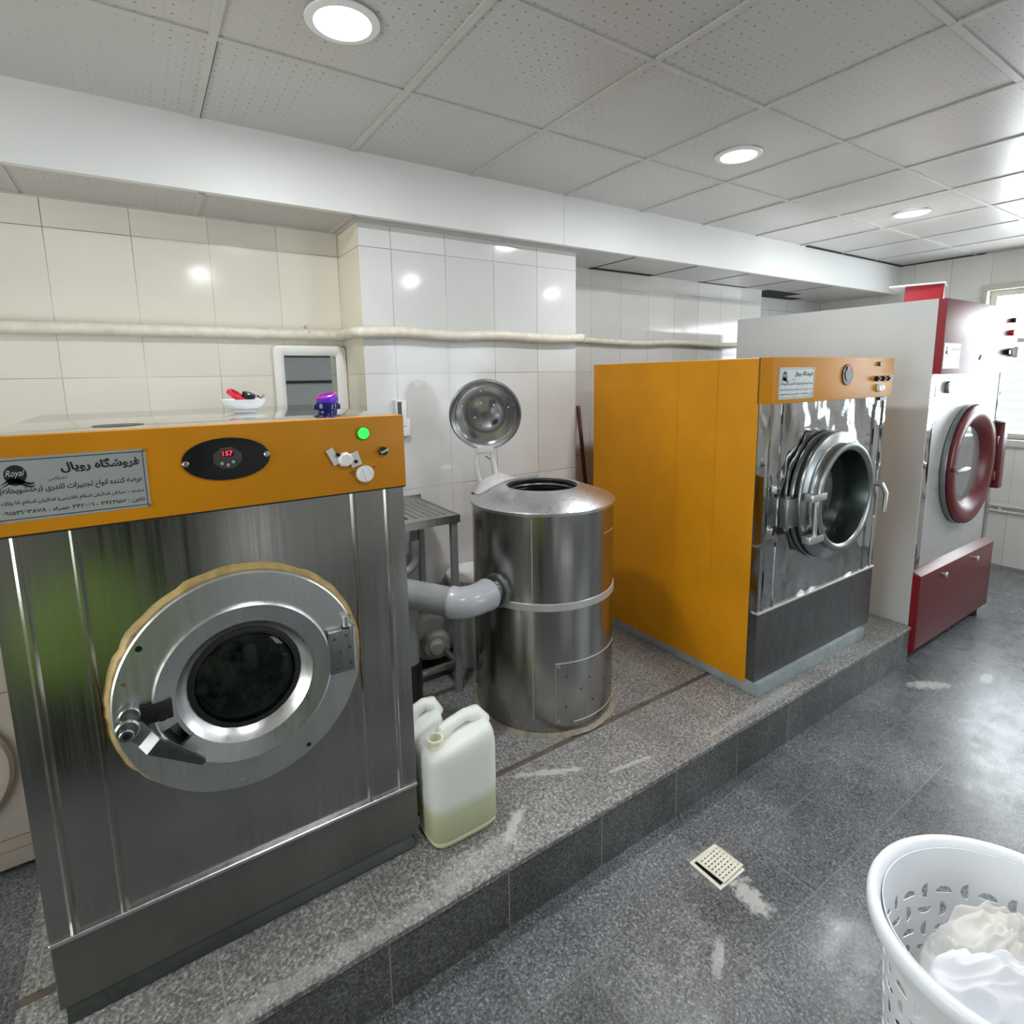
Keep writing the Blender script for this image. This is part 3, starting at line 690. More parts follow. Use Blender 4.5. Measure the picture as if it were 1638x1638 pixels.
# wavy mirror front
b = MB(); 
prof = [(U0, UF+.04), (U0, UF), (U0+.028, UF), (U0+.031, UF-.005), (U0+.036, UF-.005), (U0+.04, UF+.002), (U0+.115, UF+.002), (U0+.12, UF-.003), (U0+.125, UF-.003), (U0+.13, UF+.004),
        (U1-.13, UF+.004), (U1-.125, UF-.003), (U1-.12, UF-.003), (U1-.115, UF+.002), (U1-.04, UF+.002), (U1-.036, UF-.005), (U1-.031, UF-.005), (U1-.028, UF), (U1, UF), (U1, UF+.04)]
for (xa, ya), (xb, yb) in zip(prof, prof[1:]):
    b.poly([(xa, ya, .648), (xb, yb, .648), (xb, yb, 1.622), (xa, ya, 1.622)])
b.build('front_panel', 'chrome', w2, 'wavy mirror-polished steel front', ang=.2)
b = MB(); b.box(U0-.002, U1+.002, UF-.008, UF+.03, .638, .650, .002, 1); b.build('panel_lip', 'band', w2)
b = MB(); b.box(U0, U1, UF-.002, UF+.04, .300, .640, .002, 1); b.build('kick_panel', 'steelk', w2)
b = MB(); b.box(U0+.003, U1-.09, UF-.022, UB-.01, PZ+.0, .300, .004); b.build('base_frame', 'base', w2, 'grey-blue painted base frame')
nameplate(w2, 2.335, 2.625, 1.640, 1.780, UF-.022, False)
oy = UF-.022
b = MB(); b.cyl((2.93, oy, 1.742), .052, .006, (0, -1, 0), 32, bev=.001); dp = b.build('display_plate', 'black', w2, 'black round display plate')
b = MB(); b.cyl((2.93, oy-.006, 1.742), .03, .002, (0, -1, 0), 24); b.build('faceplate', 'led_glass', dp)
b = MB(); b.box(2.915, 2.945, oy-.009, oy-.008, 1.768, 1.782); b.build('display_window', 'redpl', dp)
b = MB(); b.cyl((3.26, oy, 1.795), .012, .012, (0, -1, 0), 16, bev=.002); b.build('indicator_light', 'darkgreen', w2)
for x in (3.235, 3.305, 3.355):
    b = MB(); b.cyl((x, oy, 1.718), .014, .018, (0, -1, 0), 16, bev=.002); k = b.build('selector_switch', 'black', w2)
    b = MB(); b.obox((x, oy-.02, 1.718), .022, .008, .005, Matrix.Rotation(-.4, 3, 'Y')); b.build('pointer', 'black', k)
b = MB(); b.cyl((3.27, oy, 1.668), .022, .016, (0, -1, 0), 14, r2=.018, bev=.003); b.obox((3.295, oy-.014, 1.672), .035, .004, .024, Matrix.Rotation(.5, 3, 'Y')); b.build('broken_dial', 'white', w2, 'broken white dial')
b = MB(); b.box(3.33, 3.41, UF-.012, UF, 1.60, 1.617); b.build('catch', 'black', w2)
# protruding door
D2 = Vector((2.83, UF, 1.15))
b = MB(); b.lathe([(.25, 0), (.322, 0), (.326, .010), (.322, .022), (.26, .024)], D2, (0, -1, 0), 72); body_ring = b.build('door_housing', 'alud', w2, 'cast steel door housing', ang=.9)
b = MB(); b.lathe([(.27, .022), (.314, .022), (.314, .036), (.27, .036)], D2, (0, -1, 0), 72); b.build('door_gasket', 'rubber', body_ring)
b = MB(); b.lathe([(.24, .036), (.312, .036), (.320, .040), (.322, .052), (.316, .060), (.268, .064), (.262, .070), (.264, .100), (.270, .106), (.268, .114), (.256, .118), (.240, .114), (.232, .104)], D2, (0, -1, 0), 72)
dr = b.build('door', 'alud', w2, 'round cast door standing proud of the front', ang=.9)
b = MB(); b.lathe([(.233, .106), (.222, .06), (.214, .0), (.21, -.10), (.23, .03)], D2, (0, -1, 0), 72); b.build('door_throat', 'throat', dr, 'dark greenish inner wall of the door')
b = MB(); b.lathe([(0, .028), (.10, .022), (.18, .010), (.226, .0)], D2, (0, -1, 0), 56); b.build('door_glass', 'glassm2', dr)
b = MB(); b.lathe([(.208, -.01), (.208, -.30), (0, -.30)], D2, (0, -1, 0), 48); b.build('drum', 'dark', w2)
b = MB()
for a in (50, 170, 290):
    b.tube([(D2.x+.012*math.cos(a*PI/180), D2.y+.16, D2.z+.012*math.sin(a*PI/180)), (D2.x+.19*math.cos(a*PI/180), D2.y+.1, D2.z+.19*math.sin(a*PI/180))], .007, 8)
b.build('drum_rib', 'alu', w2)
for a in (60, 95, 125, 215, 250, 285): bolts(dr, [(D2.x+.296*math.cos(a*PI/180), D2.y-.055, D2.z+.296*math.sin(a*PI/180))], .008, (0, -1, 0), .008)
# left hinge bracket with two clamps
b = MB(); b.box(D2.x-.40, D2.x-.29, UF-.045, UF+.001, D2.z-.11, D2.z+.03, .006); b.cyl((D2.x-.385, UF-.03, D2.z-.12), .014, .165, (0, 0, 1), 14)
hg = b.build('hinge', 'alud', w2, 'cast hinge bracket')
for z0 in (.035, -.165):
    b = MB(); b.box(D2.x-.325, D2.x-.20, UF-.118, UF-.075, D2.z+z0-.018, D2.z+z0+.018, .006); b.build('clamp', 'alu', hg)
b = MB(); b.cyl((D2.x-.262, UF-.10, D2.z-.16), .010, .19, (0, 0, 1), 14); b.build('hinge_rod', 'alu2', hg)
b = MB(); b.box(D2.x+.26, D2.x+.36, UF-.075, UF-.04, D2.z+.005, D2.z+.045, .004); b.cyl((D2.x+.345, UF-.12, D2.z+.025), .015, .08, (0, 1, 0), 16)
hd = b.build('latch', 'alu', w2)
b = MB(); b.tube([(D2.x+.345, UF-.115, D2.z+.03), (D2.x+.36, UF-.135, D2.z-.02), (D2.x+.352, UF-.135, D2.z-.12)], [.012, .013, .010], 12); b.build('latch_handle', 'alu2', hd)

# ------------------------------------------------------------------ tumble dryer
T0, T1, TF, TB, TT = 3.742, 4.955, 1.27, 2.56, 2.15
td = thing('tumble_dryer', ((T0+T1)/2, 1.95, 0), 'tall dark red and white tumble dryer standing on the floor at right', 'dryer')
b = MB(); b.box(T0, T0+.004, 1.312, TB, .035, TT, .0015, 1); b.build('side_panel', 'dryside', td, 'large off-white side panel')
b = MB(); b.box(T0+.005, T1-.004, 1.345, TB-.002, .06, TT-.004, .002, 1); b.build('cabinet', 'dryface', td)
b = MB(); b.box(T0+.004, T1, TF, 1.345, 1.735, TT-.002, .003); b.build('control_panel', 'redfront', td, 'glossy red control panel')
b = MB(); b.box(T0+.002, T0+.005, TF+.001, 1.318, 1.735, TT-.002); b.build('side_flange', 'redside', td)
b = MB(); b.box(T0+.003, T0+.006, TF+.002, 1.318, .060, .548); b.build('side_flange', 'redside', td)
for xa, xb in ((T0+.004, T0+.09), (T1-.07, T1-.006)):
    b = MB(); b.box(xa, xb, 1.316, 1.35, .54, 1.736, .002, 1); b.build('corner_post', 'chrome', td, 'mirror steel corner post')
b = MB(); b.box(T0+.088, T1-.068, 1.322, 1.35, .54, 1.736, .002, 1); b.build('front_panel', 'dryface', td, 'pale metal front')
b = MB(); b.prism([(T0+.004, TF, .085), (T0+.004, TF, .548), (T0+.004, 1.322, .575), (T0+.004, 1.35, .575), (T0+.004, 1.35, .085)], (T1-T0-.004, 0, 0), .002); lo = b.build('lint_drawer', 'redfront', td, 'dark red lower panel')
for x in (4.075, 4.60):
    b = MB(); b.cyl((x, TF, .495), .010, .012, (0, -1, 0), 12); b.cyl((x, TF-.012, .495), .018, .014, (0, -1, 0), 16, bev=.003); b.build('knob', 'bolt', lo)
for x, y in ((3.80, 1.36), (4.87, 1.33), (3.82, 2.5), (4.87, 2.5)):
    b = MB(); b.cyl((x, y, 0), .035, .062, seg=12); b.build('foot', 'rubber', td)
b = MB(); b.box(T0+.03, T1-.05, 1.345, 2.5, .02, .062); b.build('base_frame', 'black', td)
nameplate(td, 3.752, 3.985, 1.765, 1.905, TF, False)
b = MB(); b.cyl((4.0, 1.322, 1.655), .036, .02, (0, -1, 0), 24, bev=.003); g = b.build('thermometer_gauge', 'alud', td)
b = MB(); b.cyl((4.0, 1.3015, 1.655), .028, .001, (0, -1, 0), 24); b.build('gauge_face', 'whiteg', g)
for x, z, wd in ((4.80, 2.07, .045), (4.79, 1.99, .055), (4.74, 1.865, .05)):
    b = MB(); b.cyl((x, TF, z), wd*.35, .025, (0, -1, 0), 16, bev=.002); b.build('selector_switch', 'redpl' if z == 1.99 else 'black', td)
b = MB(); b.cyl((4.86, TF, 1.865), .03, .02, (0, -1, 0), 20, bev=.003); b.box(4.855, 4.865, TF-.035, TF-.015, 1.83, 1.90, .002); b.build('timer_knob', 'whiteg', td)
b = MB(); b.prism([(4.29, TF, 1.815), (4.34, TF, 1.815), (4.315, TF, 1.845)], (0, -.004, 0)); b.build('warning_mark', 'ink', td)
# dryer door
D3 = Vector((4.395, 1.322, 1.155))
b = MB(); b.lathe([(.22, 0), (.375, 0), (.383, .006), (.386, .020), (.384, .034)], D3, (0, -1, 0), 72); dh = b.build('door_housing', 'alud', td)
b = MB(); b.lathe([(.375, .030), (.380, .036), (.380, .052), (.372, .060), (.330, .064), (.300, .058), (.250, .020), (.240, .004), (.236, .0), (.36, .02)], D3, (0, -1, 0), 72); dr = b.build('door', 'redfront', td, 'round dark red door', ang=.7)
b = MB(); b.lathe([(0, .016), (.12, .014), (.246, .008)], D3, (0, -1, 0), 56); b.build('door_glass', 'glassdry', dr)
b = MB(); b.cyl((D3.x-.33, D3.y-.06, D3.z+.005), .016, .045, (0, -1, 0), 16, bev=.003); b.tube([(D3.x-.42, D3.y-.10, D3.z), (D3.x-.34, D3.y-.115, D3.z+.012), (D3.x-.25, D3.y-.105, D3.z+.008)], [.010, .017, .010], 12)
b.build('latch_handle', 'alu2', dr, 'chrome latch handle')
b = MB(); b.box(D3.x+.39, D3.x+.46, D3.y-.085, D3.y-.02, D3.z-.20, D3.z+.25, .005); b.box(D3.x+.34, D3.x+.40, D3.y-.07, D3.y-.04, D3.z+.10, D3.z+.16, .003); b.box(D3.x+.34, D3.x+.40, D3.y-.07, D3.y-.04, D3.z-.14, D3.z-.08, .003)
b.build('hinge', 'redfront', td, 'long red hinge bracket')
b = MB(); b.box(D3.x+.33, D3.x+.50, D3.y-.10, D3.y-.02, D3.z+.25, D3.z+.266, .002); b.build('hinge_plate', 'alu2', td)
# duct box on top
b = MB(); b.prism([(4.34, 1.72, TT-.004), (4.408, 1.524, TT-.004), (4.60, 1.585, TT-.004), (4.53, 1.79, TT-.004)], (0, 0, .165), .002); b.build('duct_box', 'redside', td, 'dark red box on top')
b = MB(); b.prism([(4.30, 1.80, 2.312), (4.405, 1.515, 2.312), (4.62, 1.58, 2.312), (4.56, 1.86, 2.312)], (0, 0, .010), .002); b.build('duct_cover', 'dryside', td, 'thin white board lying over the box')

# ------------------------------------------------------------------ spin extractor
TC = Vector((1.50, 2.0, 0)); TR = .325; FA = 3.42
ex = thing('spin_extractor', (1.50, 2.0, PZ), 'cylindrical stainless steel spin extractor with raised round lid', 'spin dryer')
b = MB(); b.lathe([(0, PZ+.004), (TR, PZ+.004), (TR, .79), (TR, 1.205), (.20, 1.205)], TC, seg=96); b.build('tank', 'tank', ex, 'cylindrical steel tank', ang=.5)
b = MB(); b.lathe([(TR-.004, 1.196), (TR+.007, 1.198), (TR+.007, 1.210), (TR, 1.216), (.185, 1.268), (.171, 1.272), (.163, 1.268), (.163, 1.20), (.18, 1.19)], TC, seg=96); b.build('top_ring', 'tanktop', ex, 'sloping steel top ring', ang=.5)
b = MB(); b.lathe([(.163, 1.262), (.156, 1.258), (.160, 1.235), (.150, 1.225), (.150, .9), (0, .88)], TC, seg=64); b.build('basket_liner', 'dark', ex, 'dark inner drum')
b = MB(); b.lathe([(.158, 1.245), (.150, 1.245), (.148, 1.238), (.157, 1.236)], TC, seg=64); b.build('drum_lip', 'alud', ex)
b = MB(); b.lathe([(TR, .792), (TR+.004, .794), (TR+.004, .824), (TR, .826)], TC, seg=96); b.build('band', 'band', ex, 'bright steel band')
b = MB(); b.tube([(TC.x+(TR+.001)*math.cos(a), TC.y+(TR+.001)*math.sin(a), z) for a, z in ((-2.35, .3), (-2.35, 1.19))], .0018, 6); b.build('weld_seam', 'band', ex)
def arc(a0, a1, r, z, n=16): return [(TC.x+r*math.cos(a0+(a1-a0)*k/n), TC.y+r*math.sin(a0+(a1-a0)*k/n), z) for k in range(n+1)]
b = MB(); A0, A1 = -2.06, -.88
b.lathe([(TR, .268), (TR+.0035, .270), (TR+.0035, .632), (TR, .634)], TC, seg=24, a0=A0, a1=A1) if False else None
x_, y_, z_ = frame_from((0, 0, 1))
for k in range(24):
    a, c = A0+(A1-A0)*k/24, A0+(A1-A0)*(k+1)/24; r = TR+.003
    p = lambda t, z, r=r: (TC.x+r*math.cos(t), TC.y+r*math.sin(t), z)
    b.poly([p(a, .285), p(c, .285), p(c, .560), p(a, .560)])
    b.poly([p(a, .560), p(c, .560), p(c, .5605, TR), p(a, .5605, TR)]); b.poly([p(a, .285, TR), p(c, .285, TR), p(c, .285), p(a, .285)])
for a in (A0, A1): b.poly([p(a, .285, TR), p(a, .285), p(a, .560), p(a, .560, TR)])
ap = b.build('access_panel', 'tank', ex, 'riveted curved access panel')
b = MB(); b.tube(arc(A0, A1, TR+.0035, .5605, 20), .0022, 6); b.tube([(TC.x+(TR+.0035)*math.cos(A0), TC.y+(TR+.0035)*math.sin(A0), z) for z in (.285, .56)], .0012, 6); b.tube(arc(A0+.25, A1, TR+.0035, .286, 20), .0018, 6); b.build('panel_edge', 'band', ap)
for fa, z in ((.12, .50), (.42, .47), (.8, .50), (.12, .36), (.3, .43), (.47, .36), (.66, .42), (.88, .36), (.05, .30), (.95, .545), (.9, .295)):
    a = A0+(A1-A0)*fa
    b = MB(); b.cyl((TC.x+(TR+.0028)*math.cos(a), TC.y+(TR+.0028)*math.sin(a), z), .0038, .0015, (math.cos(a), math.sin(a), 0), 10); b.build('screw_hole', 'black', ap)
for a, z in ((A0+.04, .548), (A0+.04, .297)):
    b = MB(); b.cyl((TC.x+(TR+.0028)*math.cos(a), TC.y+(TR+.0028)*math.sin(a), z), .009, .002, (math.cos(a), math.sin(a), 0), 14); b.build('rivet', 'bolt', ap)
b = MB(); b.lathe([(TR, PZ), (TR+.022, PZ), (TR+.016, PZ+.007), (TR+.004, PZ+.012), (TR, PZ+.012)], TC, seg=96)
for v in b.bm.verts:
    d = v.co-TC; a = math.atan2(d.y, d.x)
    if d.xy.length > TR+.01: v.co += Vector((d.x, d.y, 0)).normalized()*(.008*noise.noise(Vector((a*6, 3, 0))))
b.build('base_sealant', 'caulk', ex)
# faint stickers' scratch marks on the tank
b = MB(); b.tube(arc(-1.28, -.95, TR+.0005, 1.09, 8), .0012, 5); b.build('scratch', 'band', ex)
# raised lid, seen from inside
LC = Vector((1.385, 2.30, 1.578)); LN = Vector((-.50, -.84, -.18)).normalized()
b = MB(); b.lathe([(0, -.030), (.066, -.029), (.072, -.032), (.115, -.028), (.142, -.018), (.150, -.004), (.166, 0), (.172, .004), (.172, -.004), (.152, -.014), (.142, -.026), (.115, -.036), (.06, -.040), (0, -.040)], LC, LN, 64); ld = b.build('lid', 'lidsteel', ex, 'round dished steel lid standing open')
b = MB(); b.lathe([(.150, -.012), (.152, -.004), (.168, .006), (.174, .004), (.176, -.004), (.171, -.008)], LC, LN, 64); b.build('lid_rim', 'alud', ld)
lx, ly, lz = frame_from(LN)
for a, r in ((100, .115), (160, .12), (110, .058), (45, .060), (200, .055), (15, .118)):
    rr = r; p = LC+lx*(rr*math.cos(a*PI/180))+ly*(rr*math.sin(a*PI/180))+LN*(-.030 if r < .1 else -.029)
    b = MB(); b.cyl(p, .004, .004, LN, 10, bev=.001); b.build('rivet', 'white', ld)
# hinge fork
HP = LC+Vector((.01, .015, -.175))
b = MB(); b.obox(HP+Vector((0, .01, .0)), .085, .03, .03, Matrix.Rotation(-.45, 3, 'Z'), .006)
for sgn in (-1, 1):
    o_ = Vector((.032*sgn, -.018*sgn, 0))
    b.tube([HP+o_*.9+Vector((0, .012, 0)), HP+o_*1.15+Vector((-.004, .01, -.06)), HP+o_*1.2+Vector((0, 0, -.12)), HP+o_*1.2+Vector((.01, -.03, -.19))], [.011, .014, .014, .012], 10)
b.build('lid_hinge', 'whiteg', ex, 'white painted hinge fork')
b = MB(); b.tube([HP+Vector((.0, .01, -.03)), HP+Vector((.03, .01, -.05)), HP+Vector((.045, .0, -.11))], .0025, 6); b.build('lid_cable', 'black', ex)
a = 2.86
b = MB(); b.cyl((TC.x+TR*math.cos(a)*.99, TC.y+TR*math.sin(a)*.99, .845), .0, .0, (0, 0, 1)) if False else None
b.lathe([(0, -.02), (.075, -.02), (.075, .006), (.068, .012), (.052, .014), (0, .014)], (TC.x+TR*math.cos(FA), TC.y+TR*math.sin(FA), .860), (math.cos(FA), math.sin(FA), 0), 32); b.build('inlet_flange', 'alud', ex, 'round inlet flange')

# white bag over the hinge
b = MB(); n = 26
bc = Vector((1.43, 2.235, 1.228))
g = {}
for i in range(n+1):
    for j in range(n+1):
        u, v = i/n*2-1, j/n*2-1
        x = bc.x+u*.17+.02*v; y = bc.y+v*.075-abs(u)*.03
        e = max(0, 1-(abs(u)**2.2+abs(v)**2.5))
        z = 1.222+.085*e**.6*(1-.55*max(0, u))+.014*noise.noise(Vector((u*3.5, v*2.5, 1)))*e+.010*noise.noise(Vector((u*11, v*8, 4)))*e
        r = math.hypot(x-TC.x, y-TC.y)
        top = 1.216+max(0, (TR-r))/.14*.052+.003 if r < TR else 1.19
        z = max(z-.012, top)
        if r < .19: z = max(z, 1.272)
        g[i, j] = b.bm.verts.new((x, y, z))
for i in range(n):
    for j in range(n): b.bm.faces.new([g[i, j], g[i+1, j], g[i+1, j+1], g[i, j+1]])
bmesh.ops.solidify(b.bm, geom=list(b.bm.faces), thickness=.002)
tag(b.build('plastic_bag', 'bag', ang=2), 'crumpled white plastic bag draped on the extractor rim below its lid', 'bag')

# ------------------------------------------------------------------ grey drain pipe to the extractor
dB = Vector((math.cos(FA+PI), math.sin(FA+PI), 0)); F0 = Vector((TC.x, TC.y, .860))-dB*(TR+.016)
dp = thing('drain_pipe', (.95, 1.95, .86), 'thick grey plastic pipe elbowing into the spin extractor', 'pipe')
S0 = Vector((.80, 2.12, .880)); E0 = Vector((.985, 1.885, .860)); dA = (E0-S0).normalized()
b = MB(); b.tube([S0, S0.lerp(E0, .5), E0], .060, 28); b.build('straight_pipe', 'pvc', dp)
b = MB(); b.tube([S0-dA*.02, S0+dA*.03], .067, 28); b.tube([S0-dA*.005, S0+Vector((-.06, .05, .0)), S0+Vector((-.152, .055, 0))], .060, 24); b.build('pipe_socket', 'pvc', dp)
P1 = E0-dA*.03; P3 = F0-dB*.040; C = E0+dA*.045; pts = []
for k in range(13):
    t = k/12; pts.append(P1.lerp(C, t).lerp(C.lerp(P3, t), t))
b = MB(); b.tube(pts, [.066, .067]+[.064]*9+[.067, .068], 28); b.build('elbow', 'pvcw', dp, 'paler glossy elbow')
b = MB(); b.tube([P3, F0], .052, 24); b.build('coupling', 'alud', dp)

# ------------------------------------------------------------------ sink table
KX0, KX1, KY0, KY1, KZ = .655, 1.185, 2.235, 2.645, 1.125
sk = thing('sink_table', (.92, 2.44, PZ), 'stainless steel utility sink on a welded frame, behind the left washer', 'sink')
b = MB()
bx0, bx1, by0, by1 = .69, .97, 2.30, 2.60
for x0, x1, y0, y1 in ((KX0, bx0, KY0, KY1), (bx1, KX1, KY0, KY1), (bx0, bx1, KY0, by0), (bx0, bx1, by1, KY1)): b.box(x0, x1, y0, y1, KZ-.004, KZ)
b.box(KX0, KX1+.008, KY0-.004, KY0, KZ-.035, KZ+.002); b.box(KX1, KX1+.004, KY0, KY1, KZ-.03, KZ+.004); b.box(KX0, KX1, KY1, KY1+.004, KZ-.02, KZ+.03)
b.build('sink_top', 'sink', sk, smooth=False)
b = MB()
for x0, x1, y0, y1 in ((bx0, bx0+.003, by0, by1), (bx1-.003, bx1, by0, by1), (bx0, bx1, by0, by0+.003), (bx0, bx1, by1-.003, by1)): b.box(x0, x1, y0, y1, KZ-.16, KZ-.002)
b.box(bx0, bx1, by0, by1, KZ-.163, KZ-.16); b.build('basin', 'sink', sk)
b = MB()
for k in range(5): b.tube([(1.0+k*.035, 2.28, KZ+.001), (1.0+k*.035, 2.60, KZ+.001)], .004, 6)
b.build('drain_rib', 'sink', sk)
for x, y in ((KX1-.018, KY0+.018), (KX0+.02, KY0+.018), (KX1-.018, KY1-.018), (KX0+.02, KY1-.018)):
    b = MB(); b.box(x-.015, x+.015, y-.015, y+.015, PZ, KZ-.004, .002, 1); b.build('leg', 'pvc', sk)
for z in (.385,):
    b = MB(); b.box(KX0+.02, KX1-.033, KY0+.004, KY0+.030, z-.012, z+.012, .002); b.box(KX1-.030, KX1-.006, KY0+.033, KY1-.03, z-.012, z+.012, .002); b.build('rail', 'sink', sk)
b = MB(); b.tube([(.985, 2.30, KZ-.10), (.985, 2.30, KZ-.17), (.98, 2.30, KZ-.21), (.955, 2.30, KZ-.238), (.92, 2.30, KZ-.245), (.89, 2.30, KZ-.238), (.865, 2.30, KZ-.21), (.86, 2.30, KZ-.15)], .024, 16)
b.build('drain_trap', 'pvc', sk, 'grey U-shaped trap')
b = MB(); b.tube([(1.0, 2.5, KZ-.165), (1.0, 2.5, .25)], .012, 10); b.build('drain_hose', 'whiteg', sk)

# standpipe in a dark sleeve
sp = thing('standpipe', (.88, 2.18, PZ), 'grey standpipe in a black sleeve beside the left washer', 'pipe')
b = MB(); b.tube([(.88, 2.17, .50), (.88, 2.17, .81)], .048, 20); b.build('pipe', 'pvc', sp)
b = MB(); b.tube([(.88, 2.17, PZ), (.88, 2.17, .50), (.88, 2.17, .515)], [.058, .058, .061], 20); b.build('sleeve', 'black', sp)

# white tub and dusty pump
t = thing('plastic_tub', (1.43, 2.488, PZ), 'white plastic tub against the wall behind the spin extractor', 'tub')
b = MB(); b.lathe([(0, PZ), (.135, PZ), (.155, .5), (.16, .66), (.168, .70), (.166, .708), (.155, .70), (.15, .5), (.13, PZ+.02), (0, PZ+.02)], (1.43, 2.488, 0), seg=48); b.build('bucket', 'tub', t)
b = MB(); b.lathe([(.150, .725), (.172, .722), (.174, .706), (.168, .700)], (1.43, 2.488, 0), seg=48); b.lathe([(0, .728), (.15, .725)], (1.43, 2.488, 0), seg=48); b.build('rim', 'white', t)
pm = thing('pump_motor', (1.14, 2.50, PZ), 'dusty white pump with round casing under the pipe', 'pump')
ax = Vector((-.35, -.93, 0)).normalized(); pc = Vector((1.14, 2.50, .42))
b = MB(); b.lathe([(0, -.06), (.10, -.06), (.125, -.05), (.13, -.02), (.125, .0), (.11, .012), (.06, .012), (0, .012)], pc, ax, 40); b.build('casing', 'pump', pm)
b = MB(); b.lathe([(0, .11), (.03, .11), (.04, .10), (.042, .08), (.062, .08), (.075, .06), (.08, 0)], pc+Vector((.03, 0, -.02)), ax, 32); b.build('motor', 'pump', pm)
b = MB(); b.tube([pc+Vector((-.1, 0, .05)), pc+Vector((-.1, 0, .16)), pc+Vector((-.08, .06, .22))], .04, 16); b.build('outlet', 'pump', pm)
b = MB(); b.box(1.03, 1.25, 2.42, 2.58, PZ, PZ+.03, .005); b.build('foot_plate', 'darkmetal', pm)

# ------------------------------------------------------------------ jerrycans
def jerrycan(x0, x1, y0, y1, z1, label, rot=0., loc=None):
    t = thing('jerrycan', ((x0+x1)/2, (y0+y1)/2, PZ), label, 'jerrycan', 'milky jerrycans beside the left washer')
    cx, cy = (x0+x1)/2, (y0+y1)/2; hx, hy = (x1-x0)/2, (y1-y0)/2; h = z1-PZ
    rows = [(0, .80, .78), (.012, .90, .90), (.04, .97, .98), (.07, .985, 1.), (.075, .965, .98), (.08, .985, 1.), (.45, 1, 1), (.74, 1, 1), (.80, .99, .99), (.845, .96, .95), (.885, .90, .88), (.905, .80, .76)]
    b = MB(); rings = []; n = 40; pw = 5.
    for fz, sx, sy in rows:
        rr = []
        for k in range(n):
            a = 2*PI*k/n; ca, sa = math.cos(a), math.sin(a)
            r = (abs(ca)**pw+abs(sa)**pw)**(-1/pw)
            rr.append(b.bm.verts.new((cx+hx*sx*r*ca, cy+hy*sy*r*sa, PZ+.001+fz*h+(.0 if fz < .8 else .030*(r*ca)*(fz-.8)/.1*.6))))
        rings.append(rr)
    for A, B in zip(rings, rings[1:]):
        for k in range(n): b.bm.faces.new([A[k], A[(k+1) % n], B[(k+1) % n], B[k]])
    b.bm.faces.new(rings[0][::-1]); b.bm.faces.new(rings[-1])
    b.build('body', 'jerry', t, ang=1.2)
    zt = PZ+.895*h
    b = MB(); hw = .016
    b.tube([(cx-hx*.34, cy+.012, zt-.02), (cx-hx*.26, cy+.012, zt+.012), (cx-hx*.05, cy+.012, zt+.024), (cx+hx*.35, cy+.012, zt+.036), (cx+hx*.62, cy+.012, zt+.030), (cx+hx*.80, cy+.012, zt-.012)], [.034, .028, .022, .022, .030, .040], 14)
    b.build('handle', 'jerry', t)
    b = MB(); nx = cx-hx*.62
    b.lathe([(.026, -.02), (.026, .012), (.024, .014), (.024, .024), (.028, .026), (.028, .034), (.020, .035), (.019, .0), (0, .0)], (nx, cy-hy*.15, zt-.018), (-.12, -.05, 1), 28); b.build('neck', 'jerryneck', t, 'open yellowish neck')
    return t
jerrycan(.650, .900, 1.448, 1.612, .625, 'milky jerrycan half full of yellowish liquid, front one beside the left washer')
jerrycan(.645, .80, 1.64, 1.79, .59, 'second milky jerrycan half hidden behind the front one')

# ------------------------------------------------------------------ floor drain
fd = thing('floor_drain', (1.567, 1.06, 0), 'cream plastic floor drain with a loose perforated grate', 'drain')
b = MB()
for x0, x1, y0, y1 in ((1.498, 1.512, .994, 1.126), (1.624, 1.638, .994, 1.126), (1.512, 1.624, .994, 1.006), (1.512, 1.624, 1.114, 1.126)): b.box(x0, x1, y0, y1, 0, .006, .002, 1)
b.build('frame', 'drain', fd)
b = MB(); b.box(1.512, 1.624, 1.006, 1.114, .0, .0015); b.build('pit', 'dark', fd)
b = MB(); nn = 7
# grate as a sheet with slots left open
gx0, gx1, gy0, gy1 = -.058, .058, -.055, .055
def cellgrid(b, nx, ny, W, H, hx, hy):
    for i in range(nx):
        for j in range(ny):
            x0, x1 = -W/2+W*i/nx, -W/2+W*(i+1)/nx; y0, y1 = -H/2+H*j/ny, -H/2+H*(j+1)/ny; cx, cy = (x0+x1)/2, (y0+y1)/2
            o = [(x0, y0), (x1, y0), (x1, y1), (x0, y1)]; q = [(cx-hx, cy-hy), (cx+hx, cy-hy), (cx+hx, cy+hy), (cx-hx, cy+hy)]
            for k in range(4):
                m_ = (k+1) % 4; b.poly([(*o[k], 0), (*o[m_], 0), (*q[m_], 0), (*q[k], 0)])
cellgrid(b, 6, 7, .106, .100, .0055, .0022)
for x0, x1, y0, y1 in ((-.060, -.053, -.057, .057), (.053, .060, -.057, .057), (-.053, .053, -.057, -.05), (-.053, .053, .05, .057)): b.poly([(x0, y0, 0), (x1, y0, 0), (x1, y1, 0), (x0, y1, 0)])
bmesh.ops.remove_doubles(b.bm, verts=b.bm.verts, dist=.0001)
bmesh.ops.solidify(b.bm, geom=list(b.bm.faces), thickness=.003)
b2 = MB(); b2.merge(b, Matrix.Translation((1.583, 1.059, .0105)) @ Matrix.Rotation(.05, 4, 'Z') @ Matrix.Rotation(.02, 4, 'Y'))
b2.build('grate', 'drain', fd, 'perforated cream grate sitting askew', smooth=False)

